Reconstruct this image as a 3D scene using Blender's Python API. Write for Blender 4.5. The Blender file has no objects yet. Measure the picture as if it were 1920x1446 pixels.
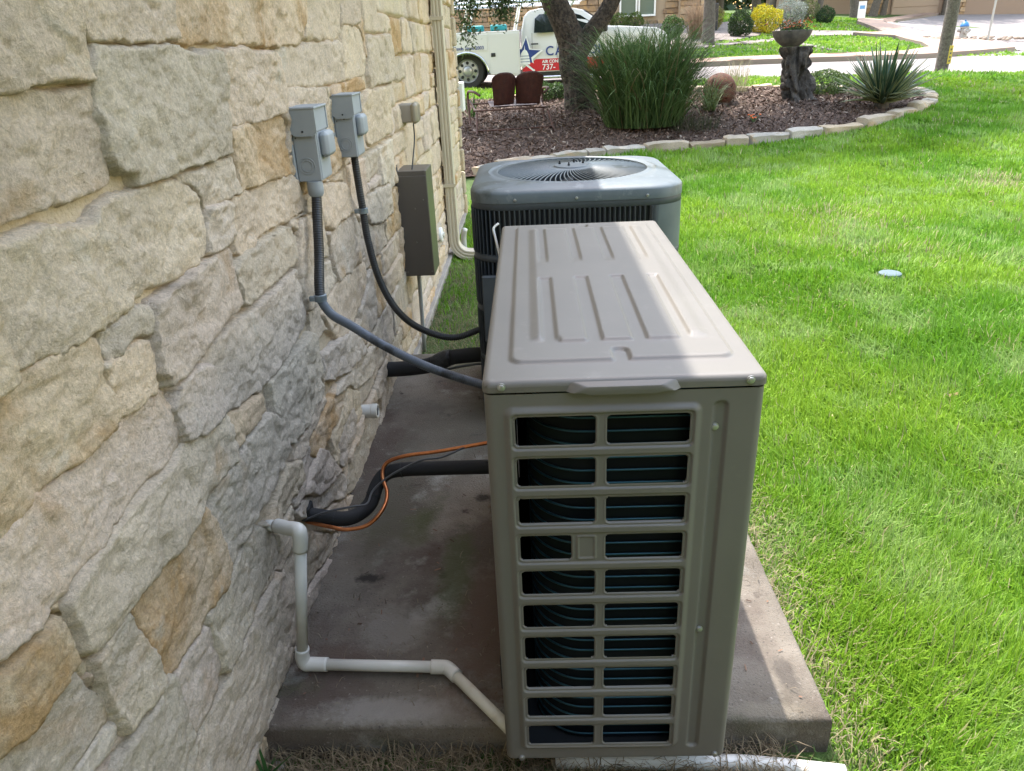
import bpy, math, random
import numpy as np
from mathutils import Vector, Matrix

# ------------------------------------------------------------------ camera, sky, sun, exposure
scene = bpy.context.scene
COL = scene.collection
cam_data = bpy.data.cameras.new('camera')
cam = bpy.data.objects.new('camera', cam_data)
COL.objects.link(cam)
cam_data.sensor_fit = 'HORIZONTAL'
cam_data.sensor_width = 36.0
cam_data.lens = 25.873
cam_data.clip_start = 0.05
cam_data.clip_end = 500
_R = Vector((0.99897, 0.017184, -0.041977)); _U = Vector((0.030855, 0.420903, 0.906581)); _F = Vector((-0.033247, 0.906943, -0.41994))
m4 = Matrix((( _R.x, _U.x, -_F.x, 0.0839), (_R.y, _U.y, -_F.y, -1.0396), (_R.z, _U.z, -_F.z, 1.4433), (0, 0, 0, 1)))
cam.matrix_world = m4
scene.camera = cam
SUN_DIR = Vector((-0.187, 0.45, 1.0)).normalized()          # towards the sun
elev = math.asin(SUN_DIR.z); azim = math.atan2(SUN_DIR.x, SUN_DIR.y)
world = bpy.data.worlds.new('World'); scene.world = world; world.use_nodes = True
wn = world.node_tree.nodes; wl = world.node_tree.links; wn.clear()
wo = wn.new('ShaderNodeOutputWorld'); bg = wn.new('ShaderNodeBackground'); sky = wn.new('ShaderNodeTexSky')
sky.sky_type = 'NISHITA'; sky.sun_disc = False; sky.sun_elevation = elev; sky.sun_rotation = azim % (2*math.pi)
sky.air_density = 2.5; sky.dust_density = 1.5; sky.ozone_density = 1.5
bg.inputs['Strength'].default_value = 0.15
tint = wn.new('ShaderNodeMix'); tint.data_type = 'RGBA'; tint.blend_type = 'MULTIPLY'; tint.inputs[0].default_value = 1.0   # hazy, slightly warm sky
tint.inputs[7].default_value = (1.10, 0.96, 0.94, 1)
wl.new(sky.outputs[0], tint.inputs[6]); wl.new(tint.outputs[2], bg.inputs[0]); wl.new(bg.outputs[0], wo.inputs[0])
sun_l = bpy.data.lights.new('sun', 'SUN'); sun_l.energy = 2.0; sun_l.angle = math.radians(0.53); sun_l.color = (1.0, 0.96, 0.90)
sun = bpy.data.objects.new('sun', sun_l); COL.objects.link(sun)
sun.rotation_euler = SUN_DIR.to_track_quat('Z', 'Y').to_euler(); sun.location = (-8, 12, 25)
vs = scene.view_settings
scene.display_settings.display_device = 'sRGB'
vs.view_transform = 'Standard'; vs.look = 'None'; vs.gamma = 1.0; vs.use_curve_mapping = False
vs.exposure = 2.3
scene.render.engine = 'CYCLES'
scene.cycles.max_bounces = 8; scene.cycles.diffuse_bounces = 4; scene.cycles.glossy_bounces = 3
scene.cycles.transparent_max_bounces = 6; scene.cycles.use_denoising = True

# ------------------------------------------------------------------ helpers
rng = np.random.default_rng(7)
random.seed(7)

def tag(o, label=None, cat=None, group=None, kind=None):
    if label: o['label'] = label
    if cat: o['category'] = cat
    if group: o['group'] = group
    if kind: o['kind'] = kind
    return o

def empty(name, loc, label=None, cat=None, group=None, rz=0.0):
    o = bpy.data.objects.new(name, None); COL.objects.link(o)
    o.location = loc; o.rotation_euler = (0, 0, rz); o.empty_display_size = 0.1
    return tag(o, label, cat, group)

def link(name, me, mt=None, parent=None):
    o = bpy.data.objects.new(name, me); COL.objects.link(o)
    if mt is not None and not me.materials: me.materials.append(mt)
    if parent is not None:
        o.parent = parent
    return o

def np_mesh(name, V, F, smooth=False, col=None):
    """V (n,3), F (m,k) array with k corners per face, or list of mixed faces."""
    me = bpy.data.meshes.new(name)
    V = np.asarray(V, np.float32)
    if isinstance(F, np.ndarray):
        m, k = F.shape
        me.vertices.add(len(V)); me.vertices.foreach_set('co', V.ravel())
        me.loops.add(m*k); me.loops.foreach_set('vertex_index', F.astype(np.int32).ravel())
        me.polygons.add(m); me.polygons.foreach_set('loop_start', np.arange(0, m*k, k, dtype=np.int32))
        try: me.polygons.foreach_set('loop_total', np.full(m, k, np.int32))
        except Exception: pass
        me.update(calc_edges=True)
    else:
        me.from_pydata([tuple(map(float, v)) for v in V], [], [tuple(int(i) for i in f) for f in F]); me.update()
    if smooth:
        me.polygons.foreach_set('use_smooth', np.ones(len(me.polygons), bool))
    if col is not None:
        at = me.color_attributes.new('Col', 'FLOAT_COLOR', 'POINT')
        c4 = np.ones((len(V), 4), np.float32); c4[:, :3] = col
        at.data.foreach_set('color', c4.ravel())
    return me

class MB:
    """collects simple shapes into one mesh"""
    def __init__(s): s.v = []; s.f = []
    def add(s, V, F):
        o = len(s.v); s.v += [tuple(map(float, p)) for p in V]; s.f += [tuple(i+o for i in f) for f in F]; return s
    def box(s, x0, x1, y0, y1, z0, z1):
        V = [(x, y, z) for x in (x0, x1) for y in (y0, y1) for z in (z0, z1)]
        return s.add(V, [(0, 1, 3, 2), (4, 6, 7, 5), (0, 4, 5, 1), (2, 3, 7, 6), (0, 2, 6, 4), (1, 5, 7, 3)])
    def bbox(s, x0, x1, y0, y1, z0, z1, b=0.003):
        """box with chamfered edges"""
        P = []; idx = {}
        X = (x0, x1); Y = (y0, y1); Z = (z0, z1)
        for i in (0, 1):
            for j in (0, 1):
                for k in (0, 1):
                    sx = b if i == 0 else -b; sy = b if j == 0 else -b; sz = b if k == 0 else -b
                    for a, p in enumerate(((X[i], Y[j]+sy, Z[k]+sz), (X[i]+sx, Y[j], Z[k]+sz), (X[i]+sx, Y[j]+sy, Z[k]))):
                        idx[(i, j, k, a)] = len(P); P.append(p)
        F = []
        for i in (0, 1):
            q = [idx[(i, j, k, 0)] for j, k in ((0, 0), (1, 0), (1, 1), (0, 1))]; F.append(q if i else q[::-1])
        for j in (0, 1):
            q = [idx[(i, j, k, 1)] for i, k in ((0, 0), (1, 0), (1, 1), (0, 1))]; F.append(q[::-1] if j else q)
        for k in (0, 1):
            q = [idx[(i, j, k, 2)] for i, j in ((0, 0), (1, 0), (1, 1), (0, 1))]; F.append(q if k else q[::-1])
        for j in (0, 1):
            for k in (0, 1):
                F.append([idx[(0, j, k, 1)], idx[(1, j, k, 1)], idx[(1, j, k, 2)], idx[(0, j, k, 2)]])
        for i in (0, 1):
            for k in (0, 1):
                F.append([idx[(i, 0, k, 0)], idx[(i, 1, k, 0)], idx[(i, 1, k, 2)], idx[(i, 0, k, 2)]])
            for j in (0, 1):
                F.append([idx[(i, j, 0, 0)], idx[(i, j, 1, 0)], idx[(i, j, 1, 1)], idx[(i, j, 0, 1)]])
        for i in (0, 1):
            for j in (0, 1):
                for k in (0, 1):
                    F.append([idx[(i, j, k, 0)], idx[(i, j, k, 1)], idx[(i, j, k, 2)]])
        return s.add(P, F)
    def tube(s, path, r, seg=10, cap=True):
        V, F = tube_arrays(path, r, seg, cap); return s.add(V, F)
    def lathe(s, prof, seg=20, c=(0, 0, 0), axis='z'):
        """prof: list of (radius, height)"""
        V = []; n = len(prof)
        for r, h in prof:
            for k in range(seg):
                a = 2*math.pi*k/seg; p = (r*math.cos(a), r*math.sin(a), h)
                if axis == 'x': p = (p[2], p[0], p[1])
                elif axis == 'y': p = (p[1], p[2], p[0])
                V.append((p[0]+c[0], p[1]+c[1], p[2]+c[2]))
        F = [(i*seg+k, i*seg+(k+1) % seg, (i+1)*seg+(k+1) % seg, (i+1)*seg+k) for i in range(n-1) for k in range(seg)]
        F.append(tuple(range(seg))[::-1]); F.append(tuple((n-1)*seg+k for k in range(seg)))
        return s.add(V, F)
    def prism(s, poly, a0, a1, axis='y'):
        """poly of 2-D points extruded along an axis"""
        n = len(poly); V = []
        for a in (a0, a1):
            for p, q in poly:
                V.append({'y': (p, a, q), 'x': (a, p, q), 'z': (p, q, a)}[axis])
        F = [(i, (i+1) % n, n+(i+1) % n, n+i) for i in range(n)]
        F.append(tuple(range(n))[::-1]); F.append(tuple(range(n, 2*n)))
        return s.add(V, F)
    def build(s, name, mt, parent=None, smooth=False, angle=None, bevel=None):
        me = bpy.data.meshes.new(name); me.from_pydata(s.v, [], s.f); me.update()
        import bmesh
        bm = bmesh.new(); bm.from_mesh(me)
        bmesh.ops.recalc_face_normals(bm, faces=bm.faces)
        if bevel:
            es = [e for e in bm.edges if len(e.link_faces) == 2 and e.calc_face_angle(0) > 0.5]
            bmesh.ops.bevel(bm, geom=es, offset=bevel, segments=2, affect='EDGES', profile=0.6)
        bm.to_mesh(me); bm.free()
        if smooth:
            me.polygons.foreach_set('use_smooth', np.ones(len(me.polygons), bool))
            if angle: me.set_sharp_from_angle(angle=math.radians(angle))
        return link(name, me, mt, parent)

def catmull(P, n=8):
    P = [np.array(p, float) for p in P]; Q = [2*P[0]-P[1]]+P+[2*P[-1]-P[-2]]; out = []
    for i in range(1, len(Q)-2):
        for k in range(n):
            t = k/n; p0, p1, p2, p3 = Q[i-1:i+3]
            out.append(0.5*((2*p1)+(-p0+p2)*t+(2*p0-5*p1+4*p2-p3)*t*t+(-p0+3*p1-3*p2+p3)*t**3))
    out.append(P[-1]); return np.array(out)

def tube_arrays(path, r, seg=10, cap=True):
    P = np.array(path, float); n = len(P); rr = np.broadcast_to(np.asarray(r, float), (n,))
    T = np.gradient(P, axis=0); T /= np.linalg.norm(T, axis=1)[:, None]+1e-12
    a = np.array([0, 0, 1.0]) if abs(T[0][2]) < 0.9 else np.array([1.0, 0, 0])
    N = np.cross(T[0], a); N /= np.linalg.norm(N); V = []
    for i in range(n):
        N = N-T[i]*(N@T[i]); N /= np.linalg.norm(N)+1e-12; B = np.cross(T[i], N)
        for k in range(seg):
            q = 2*math.pi*k/seg; V.append(P[i]+rr[i]*(math.cos(q)*N+math.sin(q)*B))
    F = [(i*seg+k, i*seg+(k+1) % seg, (i+1)*seg+(k+1) % seg, (i+1)*seg+k) for i in range(n-1) for k in range(seg)]
    if cap: F.append(tuple(range(seg))[::-1]); F.append(tuple((n-1)*seg+k for k in range(seg)))
    return V, F

# numpy gradient-ish value noise
def _hash(i, j, k, seed):
    i = i.astype(np.int64) & 0xFFFFFFFF; j = j.astype(np.int64) & 0xFFFFFFFF; k = k.astype(np.int64) & 0xFFFFFFFF
    h = (i*374761393+j*668265263+k*2147483647+seed*1274126177) & 0xFFFFFFFF
    h = ((h ^ (h >> 13))*1274126177) & 0xFFFFFFFF
    h = ((h ^ (h >> 16))*2246822519) & 0xFFFFFFFF
    return ((h ^ (h >> 15)) & 0xFFFFFF)/float(0xFFFFFF)*2-1

def vnoise(x, y, z=0.0, seed=0):
    x, y, z = np.broadcast_arrays(np.asarray(x, float), np.asarray(y, float), np.asarray(z, float))
    i = np.floor(x); j = np.floor(y); k = np.floor(z); fx = x-i; fy = y-j; fz = z-k
    fx = fx**3*(fx*(fx*6-15)+10); fy = fy**3*(fy*(fy*6-15)+10); fz = fz**3*(fz*(fz*6-15)+10); r = 0
    for a in (0, 1):
        for b in (0, 1):
            for c in (0, 1):
                w = (fx if a else 1-fx)*(fy if b else 1-fy)*(fz if c else 1-fz)
                r = r+w*_hash(i+a, j+b, k+c, seed)
    return r

def fbm(x, y, z=0.0, o=4, seed=0, gain=0.5):
    a = 1.0; r = 0; t = 0
    for q in range(o):
        r = r+a*vnoise(x*2**q, y*2**q, np.asarray(z)*2**q, seed+q*17); t += a; a *= gain
    return r/t

def sstep(a, b, x):
    t = np.clip((x-a)/(b-a), 0, 1); return t*t*(3-2*t)

def rrect(x, y, x0, x1, y0, y1, r):
    """signed distance to a rounded rectangle, positive inside"""
    cx, cy = (x0+x1)/2, (y0+y1)/2; hx, hy = (x1-x0)/2-r, (y1-y0)/2-r
    dx = np.abs(x-cx)-hx; dy = np.abs(y-cy)-hy
    return -(np.hypot(np.maximum(dx, 0), np.maximum(dy, 0))+np.minimum(np.maximum(dx, dy), 0)-r)

def poly_sd(x, y, P):
    """signed distance to a polygon, positive inside"""
    d = np.full(x.shape, 1e9); ins = np.zeros(x.shape, bool); n = len(P)
    for i in range(n):
        ax, ay = P[i]; bx, by = P[(i+1) % n]; ex, ey = bx-ax, by-ay
        wx, wy = x-ax, y-ay; t = np.clip((wx*ex+wy*ey)/(ex*ex+ey*ey+1e-12), 0, 1)
        d = np.minimum(d, (wx-ex*t)**2+(wy-ey*t)**2)
        c = ((ay > y) != (by > y)) & (x < (bx-ax)*(y-ay)/((by-ay) if abs(by-ay) > 1e-12 else 1e-12)+ax)
        ins ^= c
    d = np.sqrt(d); return np.where(ins, d, -d)

def grid_faces(nx, ny, keep=None):
    i, j = np.meshgrid(np.arange(nx-1), np.arange(ny-1), indexing='ij')
    a = i*ny+j; F = np.stack([a, a+ny, a+ny+1, a+1], -1).reshape(-1, 4)
    if keep is not None: F = F[keep.ravel()]
    return F

def compact(V, F):
    u, inv = np.unique(F, return_inverse=True); return V[u], inv.reshape(F.shape)

# ------------------------------------------------------------------ materials
def mat(name, col, rough=0.6, metal=0.0, col2=None, scale=8.0, lo=0.35, hi=0.65, bump=0.0, bscale=60.0, spec=0.5,
        vcol=False, objcol=False, trans=0.0, spots=None, detail=6.0, bdist=0.01):
    m = bpy.data.materials.new(name); m.use_nodes = True; nt = m.node_tree; N = nt.nodes; L = nt.links
    b = N['Principled BSDF']; b.inputs['Roughness'].default_value = rough; b.inputs['Metallic'].default_value = metal
    b.inputs['Specular IOR Level'].default_value = spec
    b.inputs['Base Color'].default_value = (*col, 1)
    tc = N.new('ShaderNodeNewGeometry'); src = None
    def noise(sc, det=detail, rgh=0.6):
        n = N.new('ShaderNodeTexNoise'); n.inputs['Scale'].default_value = sc; n.inputs['Detail'].default_value = det
        n.inputs['Roughness'].default_value = rgh; L.new(tc.outputs['Position'], n.inputs['Vector']); return n
    def mix(fac, a, c, blend='MIX'):
        x = N.new('ShaderNodeMix'); x.data_type = 'RGBA'; x.blend_type = blend
        if hasattr(fac, 'name'): L.new(fac, x.inputs[0])
        else: x.inputs[0].default_value = fac
        for s_, v in ((x.inputs[6], a), (x.inputs[7], c)):
            if hasattr(v, 'name'): L.new(v, s_)
            else: s_.default_value = (*v, 1)
        return x.outputs[2]
    def ramp(o, a, c):
        r = N.new('ShaderNodeMapRange'); r.inputs[1].default_value = a; r.inputs[2].default_value = c; L.new(o, r.inputs[0]); return r.outputs[0]
    if vcol:
        a = N.new('ShaderNodeVertexColor'); a.layer_name = 'Col'; src = a.outputs[0]
    elif objcol:
        a = N.new('ShaderNodeObjectInfo'); src = a.outputs['Color']
    if col2 is not None:
        n = noise(scale); f = ramp(n.outputs['Fac'], lo, hi)
        src = mix(f, src if src is not None else col, col2, 'MULTIPLY' if (vcol or objcol) else 'MIX')
    for sp in (spots or []):      # (scale, lo, hi, colour)
        n = noise(sp[0]); f = ramp(n.outputs['Fac'], sp[1], sp[2]); src = mix(f, src if src is not None else col, sp[3])
    if src is not None: L.new(src, b.inputs['Base Color'])
    if bump > 0:
        n1 = noise(bscale, 8.0, 0.65); bp = N.new('ShaderNodeBump'); bp.inputs['Strength'].default_value = bump
        bp.inputs['Distance'].default_value = bdist
        L.new(n1.outputs['Fac'], bp.inputs['Height']); L.new(bp.outputs[0], b.inputs['Normal'])
    if trans > 0:
        t = N.new('ShaderNodeBsdfTranslucent'); ms = N.new('ShaderNodeMixShader'); ms.inputs[0].default_value = trans
        if src is not None: L.new(src, t.inputs[0])
        else: t.inputs[0].default_value = (*col, 1)
        L.new(b.outputs[0], ms.inputs[1]); L.new(t.outputs[0], ms.inputs[2]); L.new(ms.outputs[0], N['Material Output'].inputs[0])
    return m

# ------------------------------------------------------------------ terrain
CP = np.array([(-8,-4,0),(-3,-3,0),(0,-2,0),(4,-2,0),(10,-3,0),(16,-2,0),(-3,2,0),(-.3,1,0),(.8,1,0),(2,1,0),(2,3,0),(-.4,3.5,0),(-.4,5,0.0),(2,5,.01),(5,3,0.0),(5,6,.06),(10,5,.08),(16,4,.1),
(-.48,7.6,.09),(.95,8.7,.12),(1.86,8.9,.115),(2.9,9.0,.13),(4.1,9.3,.20),(5.38,10,.32),(6.19,11,.40),(-.22,10.2,.32),(.93,11.5,.45),(1.7,9.7,.26),(4.05,10.8,.47),(5.0,10,.36),(-6,8,.1),(-6,10.2,.3),(8,10.5,.30),(12,10,.3),
(-1.2,17.3,.52),(2.7,17.3,.47),(4.0,14.6,.58),(-3,14.6,.58),(8.5,15,.54),(11,17,.45),(16,16,.45),(4.9,20,.76),(-4,20,.72),(9.5,21,.78),(14,23,.68),(15.5,28,.87),(22,26,.7),(26,45,.98),(28,55,2.1),(24,52,2.0),
(5.4,31,1.93),(-5,31,1.9),(5.9,25,1.2),(-4,25,1.15),(14.7,35,1.73),(7.7,28,1.38),(0,60,3.2),(45,60,2.2),(60,40,1.2),(-20,40,2.2),(30,100,4.5),(-30,100,5),(90,100,4),(-20,17,.6),(40,20,.7),(20,12,.45)], float)
def _phi(r2): return r2*np.log(r2+1e-9)*.5
_n = len(CP); _A = np.zeros((_n+3, _n+3))
_A[:_n, :_n] = _phi(((CP[:, None, :2]-CP[None, :, :2])**2).sum(-1))+np.eye(_n)*2.0
_A[:_n, _n] = 1; _A[:_n, _n+1:] = CP[:, :2]; _A[_n:, :_n] = _A[:_n, _n:].T
_b = np.zeros(_n+3); _b[:_n] = CP[:, 2]; _W = np.linalg.solve(_A, _b)
def H(x, y):
    x = np.asarray(x, float); y = np.asarray(y, float)
    r2 = (x[..., None]-CP[:, 0])**2+(y[..., None]-CP[:, 1])**2
    h = (_phi(r2)*_W[:_n]).sum(-1)+_W[_n]+_W[_n+1]*x+_W[_n+2]*y
    h = np.where(y > 70, h*0+_lim(h), h)
    return h*sstep(4.5, 7.5, y)
def _lim(h): return np.clip(h, 0, 8)

GROUND = {
 'bed': [(-0.52,7.56),(-0.13,7.95),(0.39,8.33),(1.01,8.67),(1.85,8.83),(2.89,8.94),(3.63,9.13),(4.07,9.22),(4.74,9.5),(5.36,9.96),(5.84,10.43),(6.17,10.98),(6.47,11.64),(6.29,12.04),(5.5,12.22),(4.55,12.57),(3.68,12.68),(3.02,13.03),(1.68,13.7),(0.59,13.72),(-0.3,13.49),(-1.5,13.33),(-3.0,12.6),(-3.0,7.9),(-1.2,7.3)],
 'road_near': [(-30,17.4),(-12,16.9),(-1,16.9),(2,16.6),(4.2,16.1),(5.6,15.35),(6.85,15.1),(8.3,15.25),(11.2,15.8),(14.3,16.9),(24,20),(45,26),(45,32),(26,26),(19.99,24.3),(16.0,23.3),(14.3,22.5),(12.5,21.15),(10.3,19.8),(8.3,19.25),(6.4,19.2),(4.5,19.5),(2.4,20.1),(-4,21),(-12,21.3),(-30,22)],
 'road_up': [(14.3,22.5),(15.55,25.2),(15.85,27.2),(15.6,29.2),(15.1,31.0),(15.2,33.5),(17.5,39),(22.6,48.9),(28,54.4),(31,57),(36,58),(40,56.5),(37,50),(33.5,45),(30.2,41.5),(27.6,37.0),(25.4,32),(23.5,28.2),(22.5,25.2),(19.9,24.2),(16.0,23.2)],
 'walk': [(-30,22.2),(-12,21.5),(-4,21.15),(2.4,20.25),(4.5,19.65),(6.4,19.35),(8.3,19.4),(10.26,19.92),(12.45,21.25),(14.2,22.6),(15.45,25.3),(15.72,27.2),(15.48,29.2),(14.98,31.0),(15.08,33.6),(17.4,39.1),(22.5,49.0),(27.9,54.5),(27.2,54.9),(21.7,49.3),(16.4,39.3),(13.9,33.4),(13.7,31.2),(13.45,29.7),(12.0,28.9),(13.3,28.4),(12.85,25.4),(11.85,22.8),(10.3,21.0),(9.0,20.5),(7.5,20.3),(6.7,20.25),(4.56,20.4),(2.41,20.9),(-4,21.9),(-12,22.3),(-30,23)],
 'gravel': [(4.21,23.71),(5.86,24.65),(7.73,25.96),(10.98,30.23),(12.66,30.54),(13.6,30.3),(13.3,29.7),(11.88,28.85),(10.22,28.35),(7.94,25.58),(6.23,24.27),(5.35,23.71),(2.4,23.6),(-8,24),(-8,30.9),(6.5,30.9),(9.6,33.5),(12.4,36),(11.0,31.2),(8.97,29.07),(7.4,26.6),(5.8,25.2)],
}
def sheet(name, poly, res, off, mt, wob=0.0):
    P = np.array(poly); x0, y0 = P.min(0)-res; x1, y1 = P.max(0)+res
    nx = int((x1-x0)/res)+2; ny = int((y1-y0)/res)+2
    X, Y = np.meshgrid(x0+np.arange(nx)*res, y0+np.arange(ny)*res, indexing='ij')
    sd = poly_sd(X, Y, poly)
    gx, gy = np.gradient(sd, res); mv = np.abs(sd) < res*0.75
    s2 = np.hypot(gx, gy)+1e-6
    X = np.where(mv, X-sd*gx/s2**2, X); Y = np.where(mv, Y-sd*gy/s2**2, Y)
    ok = (sd > -res*0.75); cell = ok[:-1, :-1] & ok[1:, :-1] & ok[:-1, 1:] & ok[1:, 1:]
    Z = H(X, Y)+off
    if wob: Z = Z+wob*fbm(X*1.5, Y*1.5, 0, 3, 5)
    V, F = compact(np.stack([X, Y, Z], -1).reshape(-1, 3), grid_faces(nx, ny, cell))
    o = link(name, np_mesh(name, V, F, True), mt); tag(o, kind='structure'); return o, P

def skirt(poly, z_off, depth):
    """vertical kerb face along a polygon edge"""
    V = []; F = []
    P = np.array(poly); L = []
    for i in range(len(P)):
        a, b = P[i], P[(i+1) % len(P)]; n = max(1, int(np.linalg.norm(b-a)/0.6))
        for k in range(n): L.append(a+(b-a)*k/n)
    L = np.array(L); z = H(L[:, 0], L[:, 1]); n = len(L)
    V = np.concatenate([np.c_[L, z+z_off], np.c_[L, z+z_off-depth]]); F = np.array([[i, (i+1) % n, n+(i+1) % n, n+i] for i in range(n)])
    return V, F

m_soil = mat('lawn_soil', (0.055, 0.072, 0.022), 0.95, col2=(0.10, 0.085, 0.04), scale=3.0, bump=0.5, bscale=90)
m_lawn_far = mat('lawn_far', (0.075, 0.15, 0.022), 0.9, col2=(0.13, 0.21, 0.04), scale=1.3, bump=0.8, bscale=60, bdist=0.03)
m_conc_road = mat('street_concrete', (0.185, 0.16, 0.152), 0.9, col2=(0.22, 0.195, 0.185), scale=0.9, bump=0.2, bscale=120)
m_walk = mat('sidewalk_pink', (0.285, 0.185, 0.135), 0.9, col2=(0.33, 0.225, 0.17), scale=1.5, bump=0.2, bscale=90)
m_gravel = mat('pebble_gravel', (0.17, 0.14, 0.12), 0.95, col2=(0.27, 0.23, 0.21), scale=14.0, bump=0.8, bscale=30, bdist=0.05)
m_mulch = mat('mulch', (0.070, 0.042, 0.030), 0.95, col2=(0.13, 0.083, 0.060), scale=22.0, bump=1.0, bscale=45, bdist=0.03)

# one ground sheet, denser near the camera, reaching the horizon
def _ax(lo, hi, a, b, fine, coarse):
    s = list(np.arange(a, b, fine)); x = a; st = fine
    left = []
    while x > lo: st *= 1.25; st = min(st, coarse); x -= st; left.append(x)
    x = b; st = fine; right = []
    while x < hi: right.append(x); st *= 1.25; st = min(st, coarse); x += st
    return np.array(left[::-1]+s+right)
gxs = _ax(-160, 220, -4, 18, 0.35, 12); gys = _ax(-60, 320, -2, 34, 0.35, 12)
GX, GY = np.meshgrid(gxs, gys, indexing='ij'); GZ = H(GX, GY)
GZ = np.where(GY > 75, GZ*0+np.clip(H(GX, np.full_like(GY, 75.0)), 0, 6), GZ)
ground = link('lawn_ground', np_mesh('lawn_ground', np.stack([GX, GY, GZ-0.004], -1).reshape(-1, 3), grid_faces(len(gxs), len(gys)), True), None)
# soil shows near the house, a turf tone beyond
_m = bpy.data.materials.new('turf_ground'); _m.use_nodes = True
_N = _m.node_tree.nodes; _L = _m.node_tree.links; _b = _N['Principled BSDF']; _b.inputs['Roughness'].default_value = 0.95
_g = _N.new('ShaderNodeNewGeometry'); _n1 = _N.new('ShaderNodeTexNoise'); _n1.inputs['Scale'].default_value = 2.2; _n1.inputs['Detail'].default_value = 8
_L.new(_g.outputs['Position'], _n1.inputs['Vector'])
_r = _N.new('ShaderNodeValToRGB'); _r.color_ramp.elements[0].color = (0.040, 0.075, 0.012, 1); _r.color_ramp.elements[0].position = 0.35
_r.color_ramp.elements[1].color = (0.095, 0.15, 0.030, 1); _r.color_ramp.elements[1].position = 0.68
_L.new(_n1.outputs['Fac'], _r.inputs[0]); _L.new(_r.outputs[0], _b.inputs['Base Color'])
_n2 = _N.new('ShaderNodeTexNoise'); _n2.inputs['Scale'].default_value = 60; _n2.inputs['Detail'].default_value = 6
_bp = _N.new('ShaderNodeBump'); _bp.inputs['Distance'].default_value = 0.03; _L.new(_g.outputs['Position'], _n2.inputs['Vector'])
_L.new(_n2.outputs['Fac'], _bp.inputs['Height']); _L.new(_bp.outputs[0], _b.inputs['Normal'])
ground.data.materials.append(_m); tag(ground, kind='structure')

bed, _ = sheet('mulch_bed', GROUND['bed'], 0.12, 0.03, m_mulch, 0.025)
sheet('road', GROUND['road_near'], 0.5, 0.012, m_conc_road)
sheet('side_road', GROUND['road_up'], 0.5, 0.018, m_conc_road)
sheet('sidewalk', GROUND['walk'], 0.3, 0.12, m_walk)
V, F = skirt(GROUND['walk'], 0.12, 0.2); o = link('kerb', np_mesh('kerb', V, F), mat('kerb_concrete', (0.22, 0.175, 0.15), 0.9, bump=0.2)); tag(o, kind='structure')
sheet('gravel_bed', GROUND['gravel'], 0.3, 0.02, m_gravel, 0.03)

# ------------------------------------------------------------------ equipment pad
m_pad = mat('pad_concrete', (0.205, 0.176, 0.142), 0.92, col2=(0.098, 0.080, 0.060), scale=2.6, lo=0.38, hi=0.62, bump=0.9, bscale=170, bdist=0.006, detail=12.0,
            spots=[(1.9, 0.50, 0.62, (0.082, 0.058, 0.045)), (5.5, 0.57, 0.67, (0.25, 0.235, 0.205)), (3.1, 0.58, 0.70, (0.075, 0.078, 0.035)), (9.0, 0.64, 0.69, (0.055, 0.04, 0.032)), (150.0, 0.60, 0.68, (0.055, 0.045, 0.036)), (90.0, 0.62, 0.72, (0.27, 0.24, 0.205))])
def stain(m, places):
    """irregular stains that belong to the slab: (x, y, rx, ry, colour, strength)"""
    nt = m.node_tree; N = nt.nodes; L = nt.links; b = N['Principled BSDF']; src = b.inputs['Base Color'].links[0].from_socket
    g = N.new('ShaderNodeNewGeometry'); n = N.new('ShaderNodeTexNoise'); n.inputs['Scale'].default_value = 17; n.inputs['Detail'].default_value = 14; n.inputs['Roughness'].default_value = .8
    L.new(g.outputs['Position'], n.inputs['Vector'])
    for x, y, rx, ry, c, k in places:
        mp = N.new('ShaderNodeMapping'); mp.vector_type = 'POINT'; L.new(g.outputs['Position'], mp.inputs['Vector']); mp.inputs['Location'].default_value = (-x/rx, -y/ry, 0); mp.inputs['Scale'].default_value = (1/rx, 1/ry, 0)
        ln = N.new('ShaderNodeVectorMath'); ln.operation = 'LENGTH'; L.new(mp.outputs[0], ln.inputs[0])
        ad = N.new('ShaderNodeMath'); ad.operation = 'MULTIPLY_ADD'; L.new(n.outputs['Fac'], ad.inputs[0]); ad.inputs[1].default_value = 2.6; L.new(ln.outputs['Value'], ad.inputs[2])
        mr = N.new('ShaderNodeMapRange'); mr.inputs[1].default_value = 2.35; mr.inputs[2].default_value = 1.75; mr.inputs[3].default_value = 0; mr.inputs[4].default_value = k; L.new(ad.outputs[0], mr.inputs[0])
        mx = N.new('ShaderNodeMix'); mx.data_type = 'RGBA'; L.new(mr.outputs[0], mx.inputs[0]); L.new(src, mx.inputs[6]); mx.inputs[7].default_value = (*c, 1); src = mx.outputs[2]
    L.new(src, b.inputs['Base Color'])
stain(m_pad, [(-.05, .45, .13, .34, (.105, .066, .048), .85), (-.08, .75, .12, .16, (.075, .056, .044), .8), (-.16, .62, .06, .22, (.070, .080, .034), .75), (-.42, .30, .12, .06, (.10, .068, .05), .7),
  (-.10, .17, .12, .05, (.13, .092, .066), .7), (-.28, .15, .20, .045, (.27, .245, .215), .75), (-.30, .40, .10, .10, (.235, .215, .185), .6), (-.40, 1.0, .09, .45, (.085, .075, .052), .7),
  (-.40, .60, .045, .022, (.028, .022, .017), .95), (-.10, .99, .04, .03, (.028, .022, .017), .9), (-.2, 1.45, .25, .3, (.13, .115, .09), .6), (.64, .23, .03, .06, (.06, .05, .042), .7), (.57, .13, .10, .03, (.17, .145, .11), .8)])
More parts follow.
